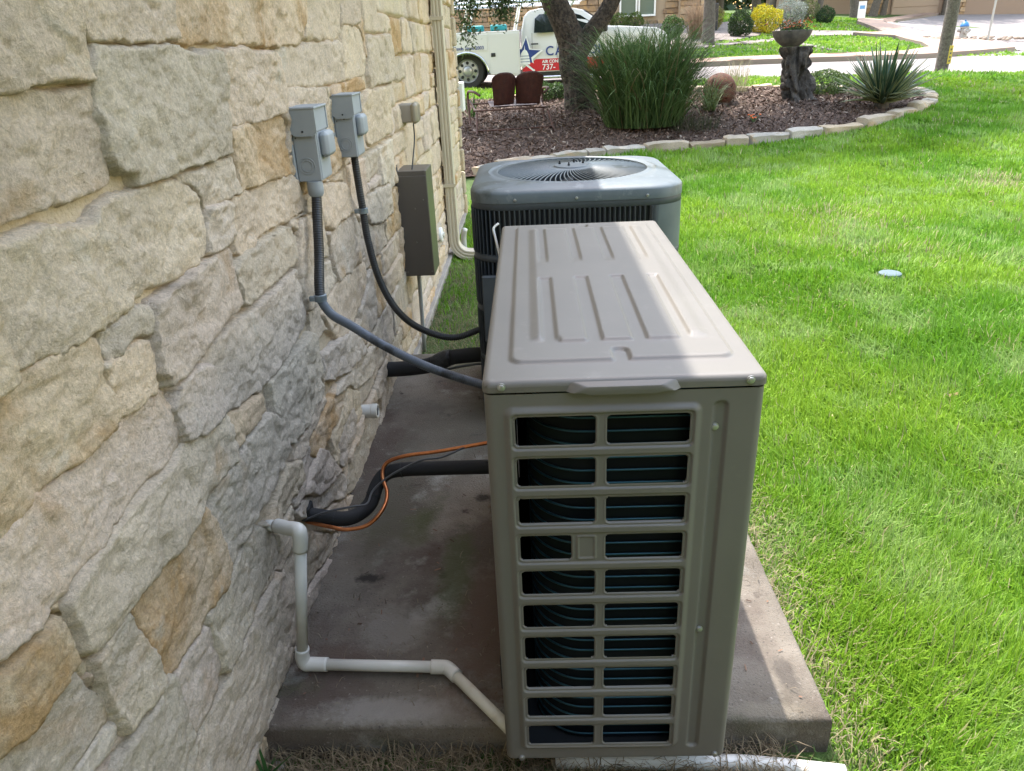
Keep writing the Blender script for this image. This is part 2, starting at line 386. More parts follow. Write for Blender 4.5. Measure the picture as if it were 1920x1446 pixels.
def pad():
    x0, x1, y0, y1 = -0.56, 0.70, 0.107, 2.27; r = 0.012
    xs = np.r_[x0, x0+.004, np.arange(x0+.02, x1-.02, .02), x1-r, x1-r*.4, x1-.001, x1]; ys = np.r_[y0, y0+.001, y0+r*.4, y0+r, np.arange(y0+.03, y1-.02, .02), y1-r, y1]
    X, Y = np.meshgrid(xs, ys, indexing='ij'); d = np.minimum(x1-X, np.minimum(Y-y0, y1-Y))
    Z = 0.10-r+np.sqrt(np.maximum(0, r*r-np.maximum(0, r-d)**2))+0.0016*fbm(X*6, Y*6, 0, 4, 2)
    Z = Z-0.008*np.clip(vnoise(X*30, Y*30, 0, 9)-0.35, 0, 1)*(d < 0.02)
    V = np.stack([X, Y, Z], -1).reshape(-1, 3); F = grid_faces(len(xs), len(ys)).tolist()
    nx, ny = len(xs), len(ys); b = list(V)
    per = [i*ny for i in range(nx)]+[(nx-1)*ny+j for j in range(1, ny)]+[i*ny+ny-1 for i in range(nx-2, -1, -1)]+[j for j in range(ny-2, 0, -1)]
    base = len(b)
    for p in per: b.append((V[p][0], V[p][1], -0.05))
    n = len(per)
    for k in range(n): F.append((per[k], per[(k+1) % n], base+(k+1) % n, base+k))
    o = link('concrete_pad', np_mesh('concrete_pad', np.array(b), F, True), m_pad); o.data.set_sharp_from_angle(angle=math.radians(50))
    tag(o, 'stained grey concrete pad on the ground beneath the outdoor units', 'concrete pad')
pad()

# stone outlines on the wall plane: (tone, [(distance along wall, height)...])
TRACED = [
 ('b', [(-0.171,1.541),(0.101,1.563),(0.091,1.524),(0.084,1.481),(0.078,1.444),(0.082,1.428),(0.004,1.428),(-0.068,1.423),(-0.129,1.422),(-0.234,1.418)]),
 ('p', [(0.119,1.565),(0.096,1.524),(0.097,1.51),(0.103,1.49),(0.114,1.477),(0.165,1.481),(0.204,1.478),(0.232,1.473),(0.311,1.474),(0.378,1.484),(0.407,1.48),(0.417,1.531),(0.436,1.591)]),
 ('o', [(0.459,1.593),(0.424,1.515),(0.421,1.48),(0.544,1.476),(0.757,1.472),(0.948,1.467),(1.136,1.467),(1.204,1.475),(1.276,1.541),(1.325,1.664)]),
 ('b', [(-0.238,1.41),(-0.135,1.41),(-0.072,1.415),(-0.016,1.412),(0.086,1.41),(0.085,1.39),(0.082,1.354),(0.082,1.324),(0.079,1.298),(0.07,1.282),(-0.009,1.279),(-0.084,1.282),(-0.141,1.282),(-0.202,1.281),(-0.302,1.284)]),
 ('g', [(0.118,1.464),(0.148,1.465),(0.228,1.459),(0.304,1.461),(0.379,1.464),(0.443,1.456),(0.563,1.45),(0.573,1.427),(0.56,1.373),(0.544,1.312),(0.545,1.27),(0.427,1.265),(0.343,1.272),(0.282,1.267),(0.219,1.266),(0.141,1.27),(0.14,1.289),(0.106,1.295),(0.086,1.312),(0.083,1.335),(0.082,1.369),(0.085,1.401),(0.093,1.436)]),
 ('p', [(0.622,1.452),(0.731,1.456),(0.919,1.454),(0.939,1.436),(0.953,1.399),(0.957,1.368),(0.929,1.311),(0.798,1.314),(0.702,1.311),(0.572,1.318),(0.566,1.352),(0.579,1.412)]),
 ('t', [(0.549,1.304),(0.699,1.306),(0.917,1.299),(0.948,1.273),(0.926,1.21),(0.923,1.163),(0.779,1.173),(0.594,1.183),(0.544,1.183),(0.552,1.226),(0.557,1.28)]),
 ('p', [(-0.264,1.265),(-0.199,1.258),(-0.155,1.254),(-0.11,1.255),(-0.055,1.241),(-0.012,1.232),(0.016,1.244),(0.044,1.254),(0.103,1.258),(0.147,1.259),(0.232,1.253),(0.291,1.243),(0.349,1.216),(0.356,1.192),(0.348,1.159),(0.332,1.111),(0.297,1.1),(0.216,1.103),(0.115,1.111),(0.046,1.111),(0.004,1.102),(-0.086,1.104),(-0.151,1.108),(-0.208,1.111),(-0.25,1.12),(-0.248,1.154),(-0.25,1.187),(-0.255,1.214)]),
 ('g', [(0.3,1.25),(0.422,1.256),(0.534,1.25),(0.545,1.185),(0.467,1.184),(0.377,1.183),(0.368,1.205),(0.346,1.233)]),
 ('b', [(-0.353,1.24),(-0.262,1.21),(-0.257,1.183),(-0.259,1.148),(-0.265,1.11),(-0.415,1.118)]),
 ('w', [(0.374,1.178),(0.466,1.181),(0.479,1.168),(0.474,1.142),(0.468,1.11),(0.423,1.104),(0.365,1.103),(0.345,1.106),(0.352,1.137)]),
 ('b', [(0.489,1.169),(0.622,1.169),(0.776,1.167),(0.929,1.156),(0.997,1.123),(0.973,1.056),(0.804,1.064),(0.639,1.069),(0.505,1.055),(0.482,1.072),(0.485,1.117)]),
 ('g', [(-0.055,1.09),(-0.011,1.09),(0.037,1.095),(0.08,1.082),(0.083,1.061),(0.081,1.048),(0.046,1.052),(-0.006,1.054),(-0.033,1.049),(-0.057,1.049),(-0.061,1.064)]),
 ('g', [(0.103,1.081),(0.162,1.086),(0.256,1.091),(0.329,1.086),(0.421,1.09),(0.419,1.055),(0.422,1.021),(0.429,0.978),(0.392,0.967),(0.331,0.966),(0.284,0.956),(0.213,0.946),(0.141,0.945),(0.078,0.95),(0.065,0.974),(0.075,1.017),(0.084,1.06)]),
 ('g', [(0.485,1.049),(0.63,1.053),(0.814,1.042),(0.876,1.006),(0.835,0.953),(0.716,0.951),(0.574,0.955),(0.453,0.962),(0.451,1.0),(0.446,1.036)]),
 ('p', [(0.903,1.035),(1.015,1.033),(1.031,0.992),(1.001,0.923),(0.974,0.837),(0.931,0.795),(0.857,0.813),(0.851,0.875),(0.861,0.946)]),
 ('d', [(0.391,0.938),(0.562,0.934),(0.813,0.933),(0.827,0.853),(0.833,0.791),(0.728,0.77),(0.61,0.767),(0.519,0.756),(0.429,0.766),(0.348,0.776),(0.295,0.794),(0.257,0.807),(0.257,0.848),(0.243,0.906),(0.216,0.929),(0.301,0.938)]),
 ('g', [(0.109,0.929),(0.201,0.924),(0.232,0.911),(0.244,0.86),(0.247,0.815),(0.192,0.815),(0.132,0.821),(0.087,0.838),(0.081,0.865),(0.077,0.909)]),
 ('t', [(-0.255,1.112),(-0.216,1.106),(-0.166,1.103),(-0.09,1.092),(-0.082,1.072),(-0.083,1.048),(-0.081,1.026),(-0.082,0.996),(-0.08,0.969),(-0.089,0.959),(-0.114,0.956),(-0.142,0.959),(-0.167,0.952),(-0.206,0.954),(-0.25,0.965),(-0.293,0.958),(-0.328,0.951),(-0.369,0.958),(-0.446,0.972),(-0.409,1.103),(-0.29,1.111)]),
 ('b', [(-0.075,1.049),(-0.035,1.044),(0.014,1.042),(0.053,1.031),(0.056,1.016),(0.054,0.979),(0.041,0.956),(0.005,0.959),(-0.035,0.96),(-0.064,0.961),(-0.077,0.963),(-0.069,0.99),(-0.069,1.02)]),
 ('p', [(-0.164,0.944),(-0.135,0.959),(-0.086,0.95),(-0.035,0.951),(0.025,0.944),(0.063,0.94),(0.069,0.913),(0.072,0.88),(0.077,0.841),(0.028,0.837),(-0.032,0.838),(-0.087,0.838),(-0.139,0.835),(-0.169,0.837),(-0.217,0.831),(-0.271,0.829),(-0.316,0.827),(-0.339,0.827),(-0.375,0.831),(-0.43,0.839),(-0.533,0.86),(-0.479,0.966),(-0.374,0.948),(-0.333,0.951),(-0.289,0.955),(-0.25,0.953),(-0.21,0.946)]),
 ('p', [(0.079,0.824),(0.181,0.818),(0.235,0.809),(0.254,0.791),(0.259,0.758),(0.261,0.722),(0.246,0.701),(0.185,0.703),(0.124,0.706),(0.092,0.694),(0.036,0.69),(-0.032,0.689),(-0.108,0.697),(-0.158,0.712),(-0.192,0.704),(-0.247,0.704),(-0.289,0.714),(-0.299,0.726),(-0.298,0.753),(-0.297,0.785),(-0.297,0.809),(-0.278,0.817),(-0.229,0.82),(-0.173,0.823),(-0.088,0.819),(-0.022,0.821)]),
 ('r', [(0.102,0.675),(0.117,0.644),(0.12,0.611),(0.126,0.555),(0.124,0.531),(0.095,0.51),(0.022,0.517),(-0.05,0.512),(-0.141,0.522),(-0.163,0.536),(-0.168,0.584),(-0.167,0.631),(-0.181,0.687),(-0.166,0.703),(-0.116,0.691),(0.014,0.671)]),
 ('d', [(0.477,0.682),(0.518,0.646),(0.536,0.585),(0.543,0.551),(0.48,0.543),(0.415,0.539),(0.354,0.535),(0.299,0.537),(0.242,0.528),(0.177,0.529),(0.133,0.526),(0.124,0.557),(0.12,0.611),(0.115,0.651),(0.162,0.687),(0.256,0.697),(0.389,0.694)]),
 ('g', [(0.303,0.491),(0.371,0.427),(0.361,0.373),(0.342,0.354),(0.274,0.363),(0.237,0.364),(0.183,0.363),(0.129,0.358),(0.078,0.352),(0.021,0.356),(0.011,0.378),(0.013,0.443),(0.008,0.481),(0.009,0.506),(0.039,0.504),(0.117,0.503),(0.151,0.509),(0.216,0.511)]),
 ('g', [(-0.01,0.494),(0.001,0.468),(0.004,0.426),(0.001,0.372),(-0.019,0.361),(-0.058,0.362),(-0.095,0.364),(-0.13,0.365),(-0.139,0.39),(-0.142,0.425),(-0.143,0.464),(-0.144,0.489),(-0.124,0.499),(-0.067,0.502)]),
 ('g', [(0.337,0.332),(0.377,0.288),(0.382,0.243),(0.347,0.173),(0.3,0.133),(0.259,0.123),(0.196,0.122),(0.136,0.121),(0.097,0.118),(0.034,0.129),(-0.028,0.135),(-0.105,0.155),(-0.21,0.301),(-0.147,0.346),(-0.121,0.337),(-0.058,0.339),(0.025,0.338),(0.121,0.343),(0.241,0.337)]),
 ('w', [(-0.199,0.692),(-0.19,0.671),(-0.176,0.621),(-0.172,0.577),(-0.171,0.536),(-0.188,0.531),(-0.221,0.538),(-0.257,0.546),(-0.274,0.55),(-0.277,0.575),(-0.284,0.62),(-0.284,0.662),(-0.286,0.694),(-0.252,0.694)]),
 ('r', [(-0.324,0.802),(-0.318,0.788),(-0.322,0.757),(-0.329,0.732),(-0.343,0.728),(-0.368,0.727),(-0.413,0.727),(-0.447,0.732),(-0.478,0.745),(-0.573,0.782),(-0.541,0.843),(-0.441,0.818),(-0.394,0.813),(-0.354,0.808)]),
 ('d', [(-0.332,0.714),(-0.322,0.696),(-0.308,0.657),(-0.288,0.608),(-0.298,0.594),(-0.319,0.597),(-0.34,0.597),(-0.372,0.601),(-0.404,0.601),(-0.526,0.688),(-0.489,0.742),(-0.449,0.728),(-0.403,0.715),(-0.355,0.718)]),
 ('w', [(-0.31,0.585),(-0.293,0.575),(-0.295,0.557),(-0.306,0.55),(-0.349,0.554),(-0.377,0.554),(-0.4,0.585),(-0.371,0.589)]),
 ('g', [(-0.154,0.521),(-0.146,0.498),(-0.149,0.452),(-0.148,0.394),(-0.148,0.354),(-0.171,0.344),(-0.222,0.318),(-0.367,0.519),(-0.31,0.527),(-0.257,0.521),(-0.205,0.515),(-0.177,0.525)]),
 ('b', [(1.343,1.665),(1.294,1.582),(1.26,1.486),(1.372,1.484),(1.651,1.483),(1.696,1.506),(1.72,1.571),(1.784,1.701)]),
 ('b', [(1.835,1.705),(1.773,1.605),(1.752,1.531),(1.892,1.534),(2.023,1.546),(2.16,1.732)]),
 ('b', [(1.756,1.523),(1.955,1.531),(2.04,1.51),(2.079,1.474),(2.067,1.389),(2.031,1.366),(1.781,1.357),(1.696,1.36),(1.702,1.424)]),
 ('b', [(2.203,1.735),(2.131,1.622),(2.128,1.567),(2.137,1.516),(2.354,1.515),(2.667,1.523),(2.679,1.584),(2.413,1.586),(2.396,1.635),(2.45,1.756)]),
 ('b', [(0.98,1.454),(1.055,1.457),(1.183,1.459),(1.364,1.47),(1.645,1.473),(1.685,1.449),(1.666,1.391),(1.662,1.358),(1.57,1.352),(1.393,1.357),(1.295,1.355),(1.129,1.366),(1.017,1.374),(0.994,1.392),(0.989,1.423)]),
 ('p', [(2.155,1.493),(2.641,1.505),(2.679,1.43),(2.664,1.34),(2.557,1.315),(2.227,1.318),(2.129,1.313),(2.113,1.359),(2.128,1.417)]),
 ('p', [(0.98,1.361),(1.291,1.348),(1.379,1.344),(1.378,1.309),(1.337,1.296),(1.048,1.317),(0.978,1.316)]),
 ('o', [(1.433,1.344),(1.73,1.345),(1.92,1.353),(2.004,1.34),(2.03,1.314),(1.894,1.312),(1.421,1.323)]),
 ('b', [(2.011,1.302),(2.472,1.294),(2.469,1.248),(2.46,1.17),(2.452,1.114),(2.154,1.112),(1.973,1.106),(1.889,1.126),(1.878,1.191),(1.905,1.249)]),
 ('b', [(1.178,1.085),(1.446,1.048),(1.495,0.995),(1.519,0.95),(1.346,0.949),(1.217,0.952),(1.151,0.977),(1.138,1.03)]),
 ('g', [(1.783,0.945),(2.218,0.913),(2.23,0.846),(2.249,0.789),(2.01,0.798),(1.802,0.84),(1.768,0.888)]),
 ('p', [(1.159,0.946),(1.318,0.94),(1.525,0.931),(1.586,0.884),(1.615,0.809),(1.631,0.755),(1.403,0.764),(1.222,0.784),(1.202,0.835),(1.186,0.89)]),
 ('b', [(1.173,0.775),(1.368,0.762),(1.609,0.737),(1.619,0.656),(1.538,0.624),(1.396,0.612),(1.327,0.587),(1.153,0.61),(1.063,0.677),(1.005,0.745)]),
 ('g', [(0.519,0.742),(0.617,0.74),(0.731,0.733),(0.866,0.735),(0.919,0.695),(0.907,0.634),(0.904,0.567),(0.888,0.54),(0.802,0.548),(0.712,0.531),(0.654,0.531),(0.597,0.546),(0.561,0.566),(0.552,0.614),(0.518,0.668),(0.521,0.709)]),
 ('g', [(0.97,0.632),(1.118,0.613),(1.263,0.594),(1.373,0.516),(1.429,0.453),(1.152,0.495),(1.011,0.532),(0.948,0.564)]),
 ('g', [(0.997,0.488),(1.172,0.488),(1.358,0.463),(1.535,0.427),(1.527,0.347),(1.381,0.362),(1.256,0.388),(1.172,0.447)]),
 ('t', [(1.058,0.492),(1.143,0.453),(1.098,0.42),(0.978,0.409),(0.842,0.409),(0.737,0.42),(0.709,0.45),(0.73,0.486),(0.815,0.49),(0.917,0.491)]),
 ('g', [(1.174,0.355),(1.193,0.317),(1.167,0.248),(1.036,0.241),(0.967,0.246),(0.931,0.284),(0.962,0.334),(1.078,0.349)]),
 ('b', [(0.517,0.513),(0.585,0.484),(0.581,0.442),(0.502,0.432),(0.453,0.427),(0.393,0.429),(0.359,0.462),(0.436,0.488)]),
 ('g', [(0.673,0.409),(0.756,0.433),(0.827,0.375),(0.897,0.277),(0.782,0.3),(0.684,0.331),(0.599,0.394)]),
 ('g', [(0.584,0.377),(0.73,0.308),(0.903,0.262),(0.97,0.212),(0.909,0.176),(0.661,0.292),(0.534,0.353),(0.514,0.388)]),
 ('g', [(1.346,0.26),(1.541,0.194),(1.574,0.135),(1.46,0.087),(1.296,0.087),(1.183,0.067),(1.036,0.108),(0.96,0.146),(1.033,0.198),(1.22,0.215)]),
 ('g', [(0.367,0.308),(0.498,0.31),(0.626,0.234),(0.795,0.11),(0.7,0.11),(0.587,0.139),(0.512,0.156),(0.435,0.184),(0.405,0.257)]),
]

# ------------------------------------------------------------------ stone house wall
STONE_COL = {'b': (0.60, 0.50, 0.375), 'g': (0.52, 0.465, 0.395), 'p': (0.57, 0.475, 0.39), 'o': (0.61, 0.465, 0.31), 't': (0.59, 0.465, 0.315),
             'r': (0.52, 0.385, 0.235), 'd': (0.45, 0.405, 0.355), 'w': (0.62, 0.56, 0.465)}
def stone_mat(name, tan):
    m = bpy.data.materials.new(name); m.use_nodes = True; nt = m.node_tree; N = nt.nodes; L = nt.links
    b = N['Principled BSDF']; b.inputs['Roughness'].default_value = 0.92; b.inputs['Specular IOR Level'].default_value = 0.25
    g = N.new('ShaderNodeNewGeometry'); oi = N.new('ShaderNodeObjectInfo')
    off = N.new('ShaderNodeVectorMath'); off.operation = 'MULTIPLY_ADD'
    L.new(g.outputs['Position'], off.inputs[0]); off.inputs[1].default_value = (1, 1, 1)
    cb = N.new('ShaderNodeCombineXYZ'); mu = N.new('ShaderNodeMath'); mu.operation = 'MULTIPLY'; mu.inputs[1].default_value = 37.0
    L.new(oi.outputs['Random'], mu.inputs[0]); L.new(mu.outputs[0], cb.inputs[0]); L.new(mu.outputs[0], cb.inputs[2]); L.new(cb.outputs[0], off.inputs[2])
    def noise(sc, det, rg=0.6, dist=0.0):
        n = N.new('ShaderNodeTexNoise'); n.inputs['Scale'].default_value = sc; n.inputs['Detail'].default_value = det
        n.inputs['Roughness'].default_value = rg; n.inputs['Distortion'].default_value = dist; L.new(off.outputs[0], n.inputs['Vector']); return n.outputs['Fac']
    def rmp(o, a, c, d=0.0, e=1.0):
        r = N.new('ShaderNodeMapRange'); r.inputs[1].default_value = a; r.inputs[2].default_value = c; r.inputs[3].default_value = d; r.inputs[4].default_value = e; L.new(o, r.inputs[0]); return r.outputs[0]
    def mix(fac, a, c, bl='MIX'):
        x = N.new('ShaderNodeMix'); x.data_type = 'RGBA'; x.blend_type = bl
        if hasattr(fac, 'name'): L.new(fac, x.inputs[0])
        else: x.inputs[0].default_value = fac
        for s_, v in ((x.inputs[6], a), (x.inputs[7], c)):
            if hasattr(v, 'name'): L.new(v, s_)
            else: s_.default_value = (*v, 1)
        return x.outputs[2]
    c = oi.outputs['Color']
    c = mix(rmp(noise(5.0, 6), 0.35, 0.68), c, (0.80, 0.80, 0.82), 'MULTIPLY')
    c = mix(rmp(noise(3.6, 7, 0.65, 0.6), 0.58 - tan*0.12, 0.70 - tan*0.10, 0.0, 0.55+0.3*tan), c, (0.47, 0.29, 0.125))
    c = mix(rmp(noise(7.0, 6, 0.6, 1.0), 0.62, 0.74, 0.0, 0.6), c, (0.60, 0.57, 0.50))
    c = mix(rmp(noise(17.0, 8, 0.7), 0.58, 0.80, 0.0, 0.45), c, (0.24, 0.205, 0.165))
    c = mix(rmp(noise(13.0, 3, 0.5, 2.5), 0.495, 0.505, 0.0, 0.0), c, (0.2, 0.16, 0.12))
    sp = rmp(noise(140.0, 8, 0.85), 0.32, 0.66, 0.60, 1.26)
    s_ = N.new('ShaderNodeVectorMath'); s_.operation = 'SCALE'; L.new(c, s_.inputs[0]); L.new(sp, s_.inputs['Scale'])
    L.new(s_.outputs[0], b.inputs['Base Color'])
    ad = N.new('ShaderNodeMath'); ad.operation = 'MULTIPLY_ADD'; L.new(noise(70.0, 10, 0.82, 0.4), ad.inputs[0]); ad.inputs[1].default_value = 1.0; L.new(rmp(noise(240.0, 3, 0.6), 0, 1, 0, 0.35), ad.inputs[2])
    bp = N.new('ShaderNodeBump'); bp.inputs['Strength'].default_value = 1.0; bp.inputs['Distance'].default_value = 0.010
    L.new(ad.outputs[0], bp.inputs['Height']); L.new(bp.outputs[0], b.inputs['Normal'])
    return m
m_stone = stone_mat('limestone', 0.0); m_stone_tan = stone_mat('rusty_limestone', 1.0)
m_mortar = mat('mortar', (0.54, 0.44, 0.315), 0.95, col2=(0.44, 0.36, 0.26), scale=40.0, bump=1.0, bscale=150, bdist=0.006)

WALL_X = -0.556; WY0, WY1, WZ1 = -2.2, 5.85, 3.17
house = empty('stone_house', (WALL_X, 2.0, 0.0), 'tan limestone house wall of rough uneven blocks along the left side', 'house')
HO = np.array([WALL_X, 2.0, 0.0])

def stone_mesh(y, z, sd_fn, res, seed, face):
    y0, y1 = y; z0, z1 = z; m = 0.012
    ny = int((y1-y0+2*m)/res)+2; nz = int((z1-z0+2*m)/res)+2
    Y, Z = np.meshgrid(y0-m+np.arange(ny)*res, z0-m+np.arange(nz)*res, indexing='ij')
    Yw = Y+0.0045*fbm(Y*11, Z*11, seed*.37, 3, 11)+0.0032*fbm(Y*50, Z*50, 0, 2, 12); Zw = Z+0.006*fbm(Y*11, Z*11, seed*.37+9, 3, 13)+0.0045*fbm(Y*50, Z*50, 3, 2, 14)
    sd = sd_fn(Yw, Zw)
    rg = np.random.default_rng(seed+5)
    sd = sd+0.0085
    t = np.clip(sd/(0.0030+0.006*np.clip(0.25+1.3*vnoise(Y*9, Z*9, seed, 31), 0, 1)), 0, 1); edge = np.clip(1-(1-t)**2, 0, 1)
    # split-face relief: broad tilt, conchoidal facets in steps, fine grain
    a = rg.uniform(-1, 1, 2)*0.03
    big = 0.0055*fbm(Y*3.2, Z*3.2, seed*1.7, 3, 21)
    f1 = fbm(Y*6+0.5*Z, Z*9, seed*2.3, 3, 22); f2 = f1*3.2
    step = (np.floor(f2)+sstep(0.44, 0.58, f2-np.floor(f2)))/3.2
    ridg = 1-np.abs(fbm(Y*8, Z*8, seed*3.1, 3, 23))*2
    f3 = fbm(Y*15+Z*6, Z*22-Y*4, seed*4.1, 3, 26)*4; st2 = (np.floor(f3)+sstep(0.42, 0.6, f3-np.floor(f3)))/4
    rel = big*.8+0.0075*step+0.0055*st2-0.0055*np.clip(ridg, 0, 1)**4+0.0042*fbm(Y*30+Z*14, Z*44-Y*10, seed, 5, 24, .7)-0.004*np.clip(1-9*np.abs(fbm(Y*5-Z*3, Z*6+Y*2, seed*1.9, 3, 27)), 0, 1)
    rel = rel+a[0]*(Y-(y0+y1)/2)+a[1]*(Z-(z0+z1)/2)
    h = -0.006+(face+0.006)*edge+rel*edge; h = np.where(t > 0.5, np.maximum(h, 0.0075+0.004*edge), h)
    keepv = sd > -0.006
    cell = keepv[:-1, :-1] | keepv[1:, :-1] | keepv[:-1, 1:] | keepv[1:, 1:]
    if cell.sum() < 4: return None
    lab = np.where(cell, np.arange(1, cell.size+1).reshape(cell.shape), 0)          # keep one connected piece
    while True:
        n_ = lab.copy()
        n_[1:] = np.maximum(n_[1:], lab[:-1]); n_[:-1] = np.maximum(n_[:-1], lab[1:]); n_[:, 1:] = np.maximum(n_[:, 1:], lab[:, :-1]); n_[:, :-1] = np.maximum(n_[:, :-1], lab[:, 1:])
        n_ = np.where(cell, n_, 0)
        if (n_ == lab).all(): break
        lab = n_
    ids, ct = np.unique(lab[cell], return_counts=True); cell = cell & (lab == ids[ct.argmax()])
    V = np.stack([h+WALL_X, Y, Z], -1).reshape(-1, 3)-HO
    V, F = compact(V, grid_faces(ny, nz, cell))
    return np_mesh('stone', V, F[:, ::1], True)

TR = [(c, P, (min(p[0] for p in P), max(p[0] for p in P), min(p[1] for p in P), max(p[1] for p in P))) for c, P in TRACED]
def res_for(y): return 0.0042 if y < 1.3 else (0.007 if y < 2.4 else 0.012)
n_st = 0
def put_stone(me, c, seed):
    global n_st
    if me is None: return
    rg = np.random.default_rng(seed+99)
    o = link('stone', me, m_stone_tan if c in 'rto' else m_stone, house)
    k = rg.uniform(0.96, 1.10); q = [a*.62+b_*.40 for a, b_ in zip(STONE_COL[c], (0.80, 0.64, 0.465))]; o.color = (q[0]*k*rg.uniform(.98, 1.02), q[1]*k, q[2]*k*rg.uniform(.96, 1.04), 1); n_st += 1
for i, (c, P, bb) in enumerate(TR):
    Pc = [(y, max(z, -0.06)) for y, z in P]
    rg = np.random.default_rng(i)
    me = stone_mesh((bb[0], bb[1]), (max(bb[2], -0.06), bb[3]), lambda a, b, Pc=Pc: poly_sd(a, b, Pc), res_for((bb[0]+bb[1])/2), i, rg.uniform(0.016, 0.032))
    put_stone(me, c, i)
# remaining wall: random ashlar around the larger stones
rw = random.Random(21); z = -0.05; seed = 300
while z < WZ1-0.06:
    h = rw.choice([0.115, 0.14, 0.165, 0.19, 0.215]) if z < 1.9 else rw.uniform(.25, .34); h = min(h, WZ1-z)
    y = WY0+rw.uniform(-.2, 0)
    while y < WY1:
        w = rw.uniform(0.20, 0.52)*(1.4 if y < -0.4 else 1.0)*(2.0 if z > 1.9 else 1.0); y1 = min(y+w, WY1+0.02)
        if WY1-y1 < 0.14: y1 = WY1+0.02
        parts = [(z, z+h)]
        if h > 0.18 and z < 1.9 and rw.random() < 0.3: q = z+h*rw.uniform(.42, .58); parts = [(z, q), (q, z+h)]
        for (a, b) in parts:
            seed += 1; j = lambda s=0.012: rw.uniform(-s, s)
            g = 0.010
            P = [(y+g+j(), a+g+j(.006)), ((y+y1)/2, a+g+j(.008)), (y1-g+j(), a+g+j(.006)), (y1-g+j(), b-g+j(.006)), ((y+y1)/2, b-g+j(.008)), (y+g+j(), b-g+j(.006))]
            near = [t for t in TR if t[2][0] < y1+.03 and t[2][1] > y-.03 and t[2][2] < b+.03 and t[2][3] > a-.03]
            def sdf(Y, Z, P=P, near=near):
                d = poly_sd(Y, Z, P)
                for t in near: d = np.minimum(d, -poly_sd(Y, Z, t[1])-0.016)
                return d
            YY, ZZ = np.meshgrid(np.linspace(y, y1, 20), np.linspace(a, b, 12), indexing='ij')
            fr = (sdf(YY, ZZ) > 0.004).mean()*(y1-y)*(b-a)
            if fr < 0.0028: continue
            ctr = (y+y1)/2
            c = rw.choice('bbbpppgtowb') if a > 0.45 else rw.choice('gggpdbgt')
            if ctr > 2.8 and a > 0.3: c = rw.choice('bbtbobtp')
            rs = res_for(ctr) if (-0.6 < ctr and a < 1.95) else 0.02
            put_stone(stone_mesh((y, y1), (a, b), sdf, rs, seed, rw.uniform(0.013, 0.029)), c, seed)
        y = y1
    z += h
# mortar bed, gently uneven
ys = np.r_[np.arange(WY0, -0.6, .1), np.arange(-0.6, 3.0, .009), np.arange(3.0, WY1+.01, .03)]; ys[-1] = WY1; zs = np.arange(-0.08, WZ1+.02, .012)
Y, Z = np.meshgrid(ys, zs, indexing='ij')
V = np.stack([WALL_X-0.002+0.005*fbm(Y*7, Z*7, 0, 3, 41)+0.0025*fbm(Y*40, Z*40, 0, 3, 42), Y, Z], -1).reshape(-1, 3)-HO
link('mortar', np_mesh('mortar', V, grid_faces(len(ys), len(zs)), True), m_mortar, house)
# the corner return, the body of the house, its soffit, fascia and roof
b = MB(); b.box(-6.5, WALL_X-0.03, WY0, WY1-0.001, -0.1, WZ1); o = b.build('house_body', m_mortar, house); o.location = -HO
EV = 3.20; EX = -0.125; RY1 = 6.54
m_fascia = mat('fascia_paint', (0.55, 0.50, 0.41), 0.6); m_shingle = mat('roof_shingle', (0.13, 0.11, 0.095), 0.95, col2=(0.2, 0.17, 0.14), scale=9, bump=0.6, bscale=40)
b = MB(); b.box(EX, EX+0.02, WY0-6, RY1, EV-0.16, EV); o = b.build('fascia', m_fascia, house); o.location = -HO
b = MB(); b.box(-6.9, EX-0.002, WY0-6, RY1-0.01, EV-0.155, EV-0.135); o = b.build('soffit', m_fascia, house); o.location = -HO
b = MB(); b.prism([(EX+0.03, EV+0.002), (EX+0.03, EV+0.03), (-3.6, EV+1.75), (-6.9, EV+0.03), (-6.9, EV+0.002), (-3.6, EV+1.70)], WY0-6, RY1+0.03, 'y')
o = b.build('roof', m_shingle, house); o.location = -HO
m_found = mat('foundation_concrete', (0.34, 0.31, 0.275), 0.9, col2=(0.26, 0.235, 0.205), scale=7, bump=.4, bscale=80)
b = MB(); b.bbox(WALL_X-.02, -0.512, 2.29, WY1-.02, -.1, 0.045, .004); o = b.build('foundation', m_found, house); o.location = -HO
b = MB(); b.bbox(WALL_X-.02, -0.505, WY0, 0.095, -.1, 0.012, .004); o = b.build('foundation', m_found, house); o.location = -HO
# end stones seen round the corner and pale painted trim beyond the downspout
rw = random.Random(5); zz = 0.0
while zz < 3.0:
    h = rw.uniform(.14, .24); b = MB(); b.bbox(-0.575, -0.512+rw.uniform(-.008, .006), WY1+0.005, WY1+0.06+rw.uniform(0, .05), zz+0.008, zz+h-0.004, 0.012)
    o = b.build('stone', m_stone_tan if rw.random() < .4 else m_stone, house); o.location = -HO; q = STONE_COL[rw.choice('bbt')]; o.color = (*q, 1); zz += h

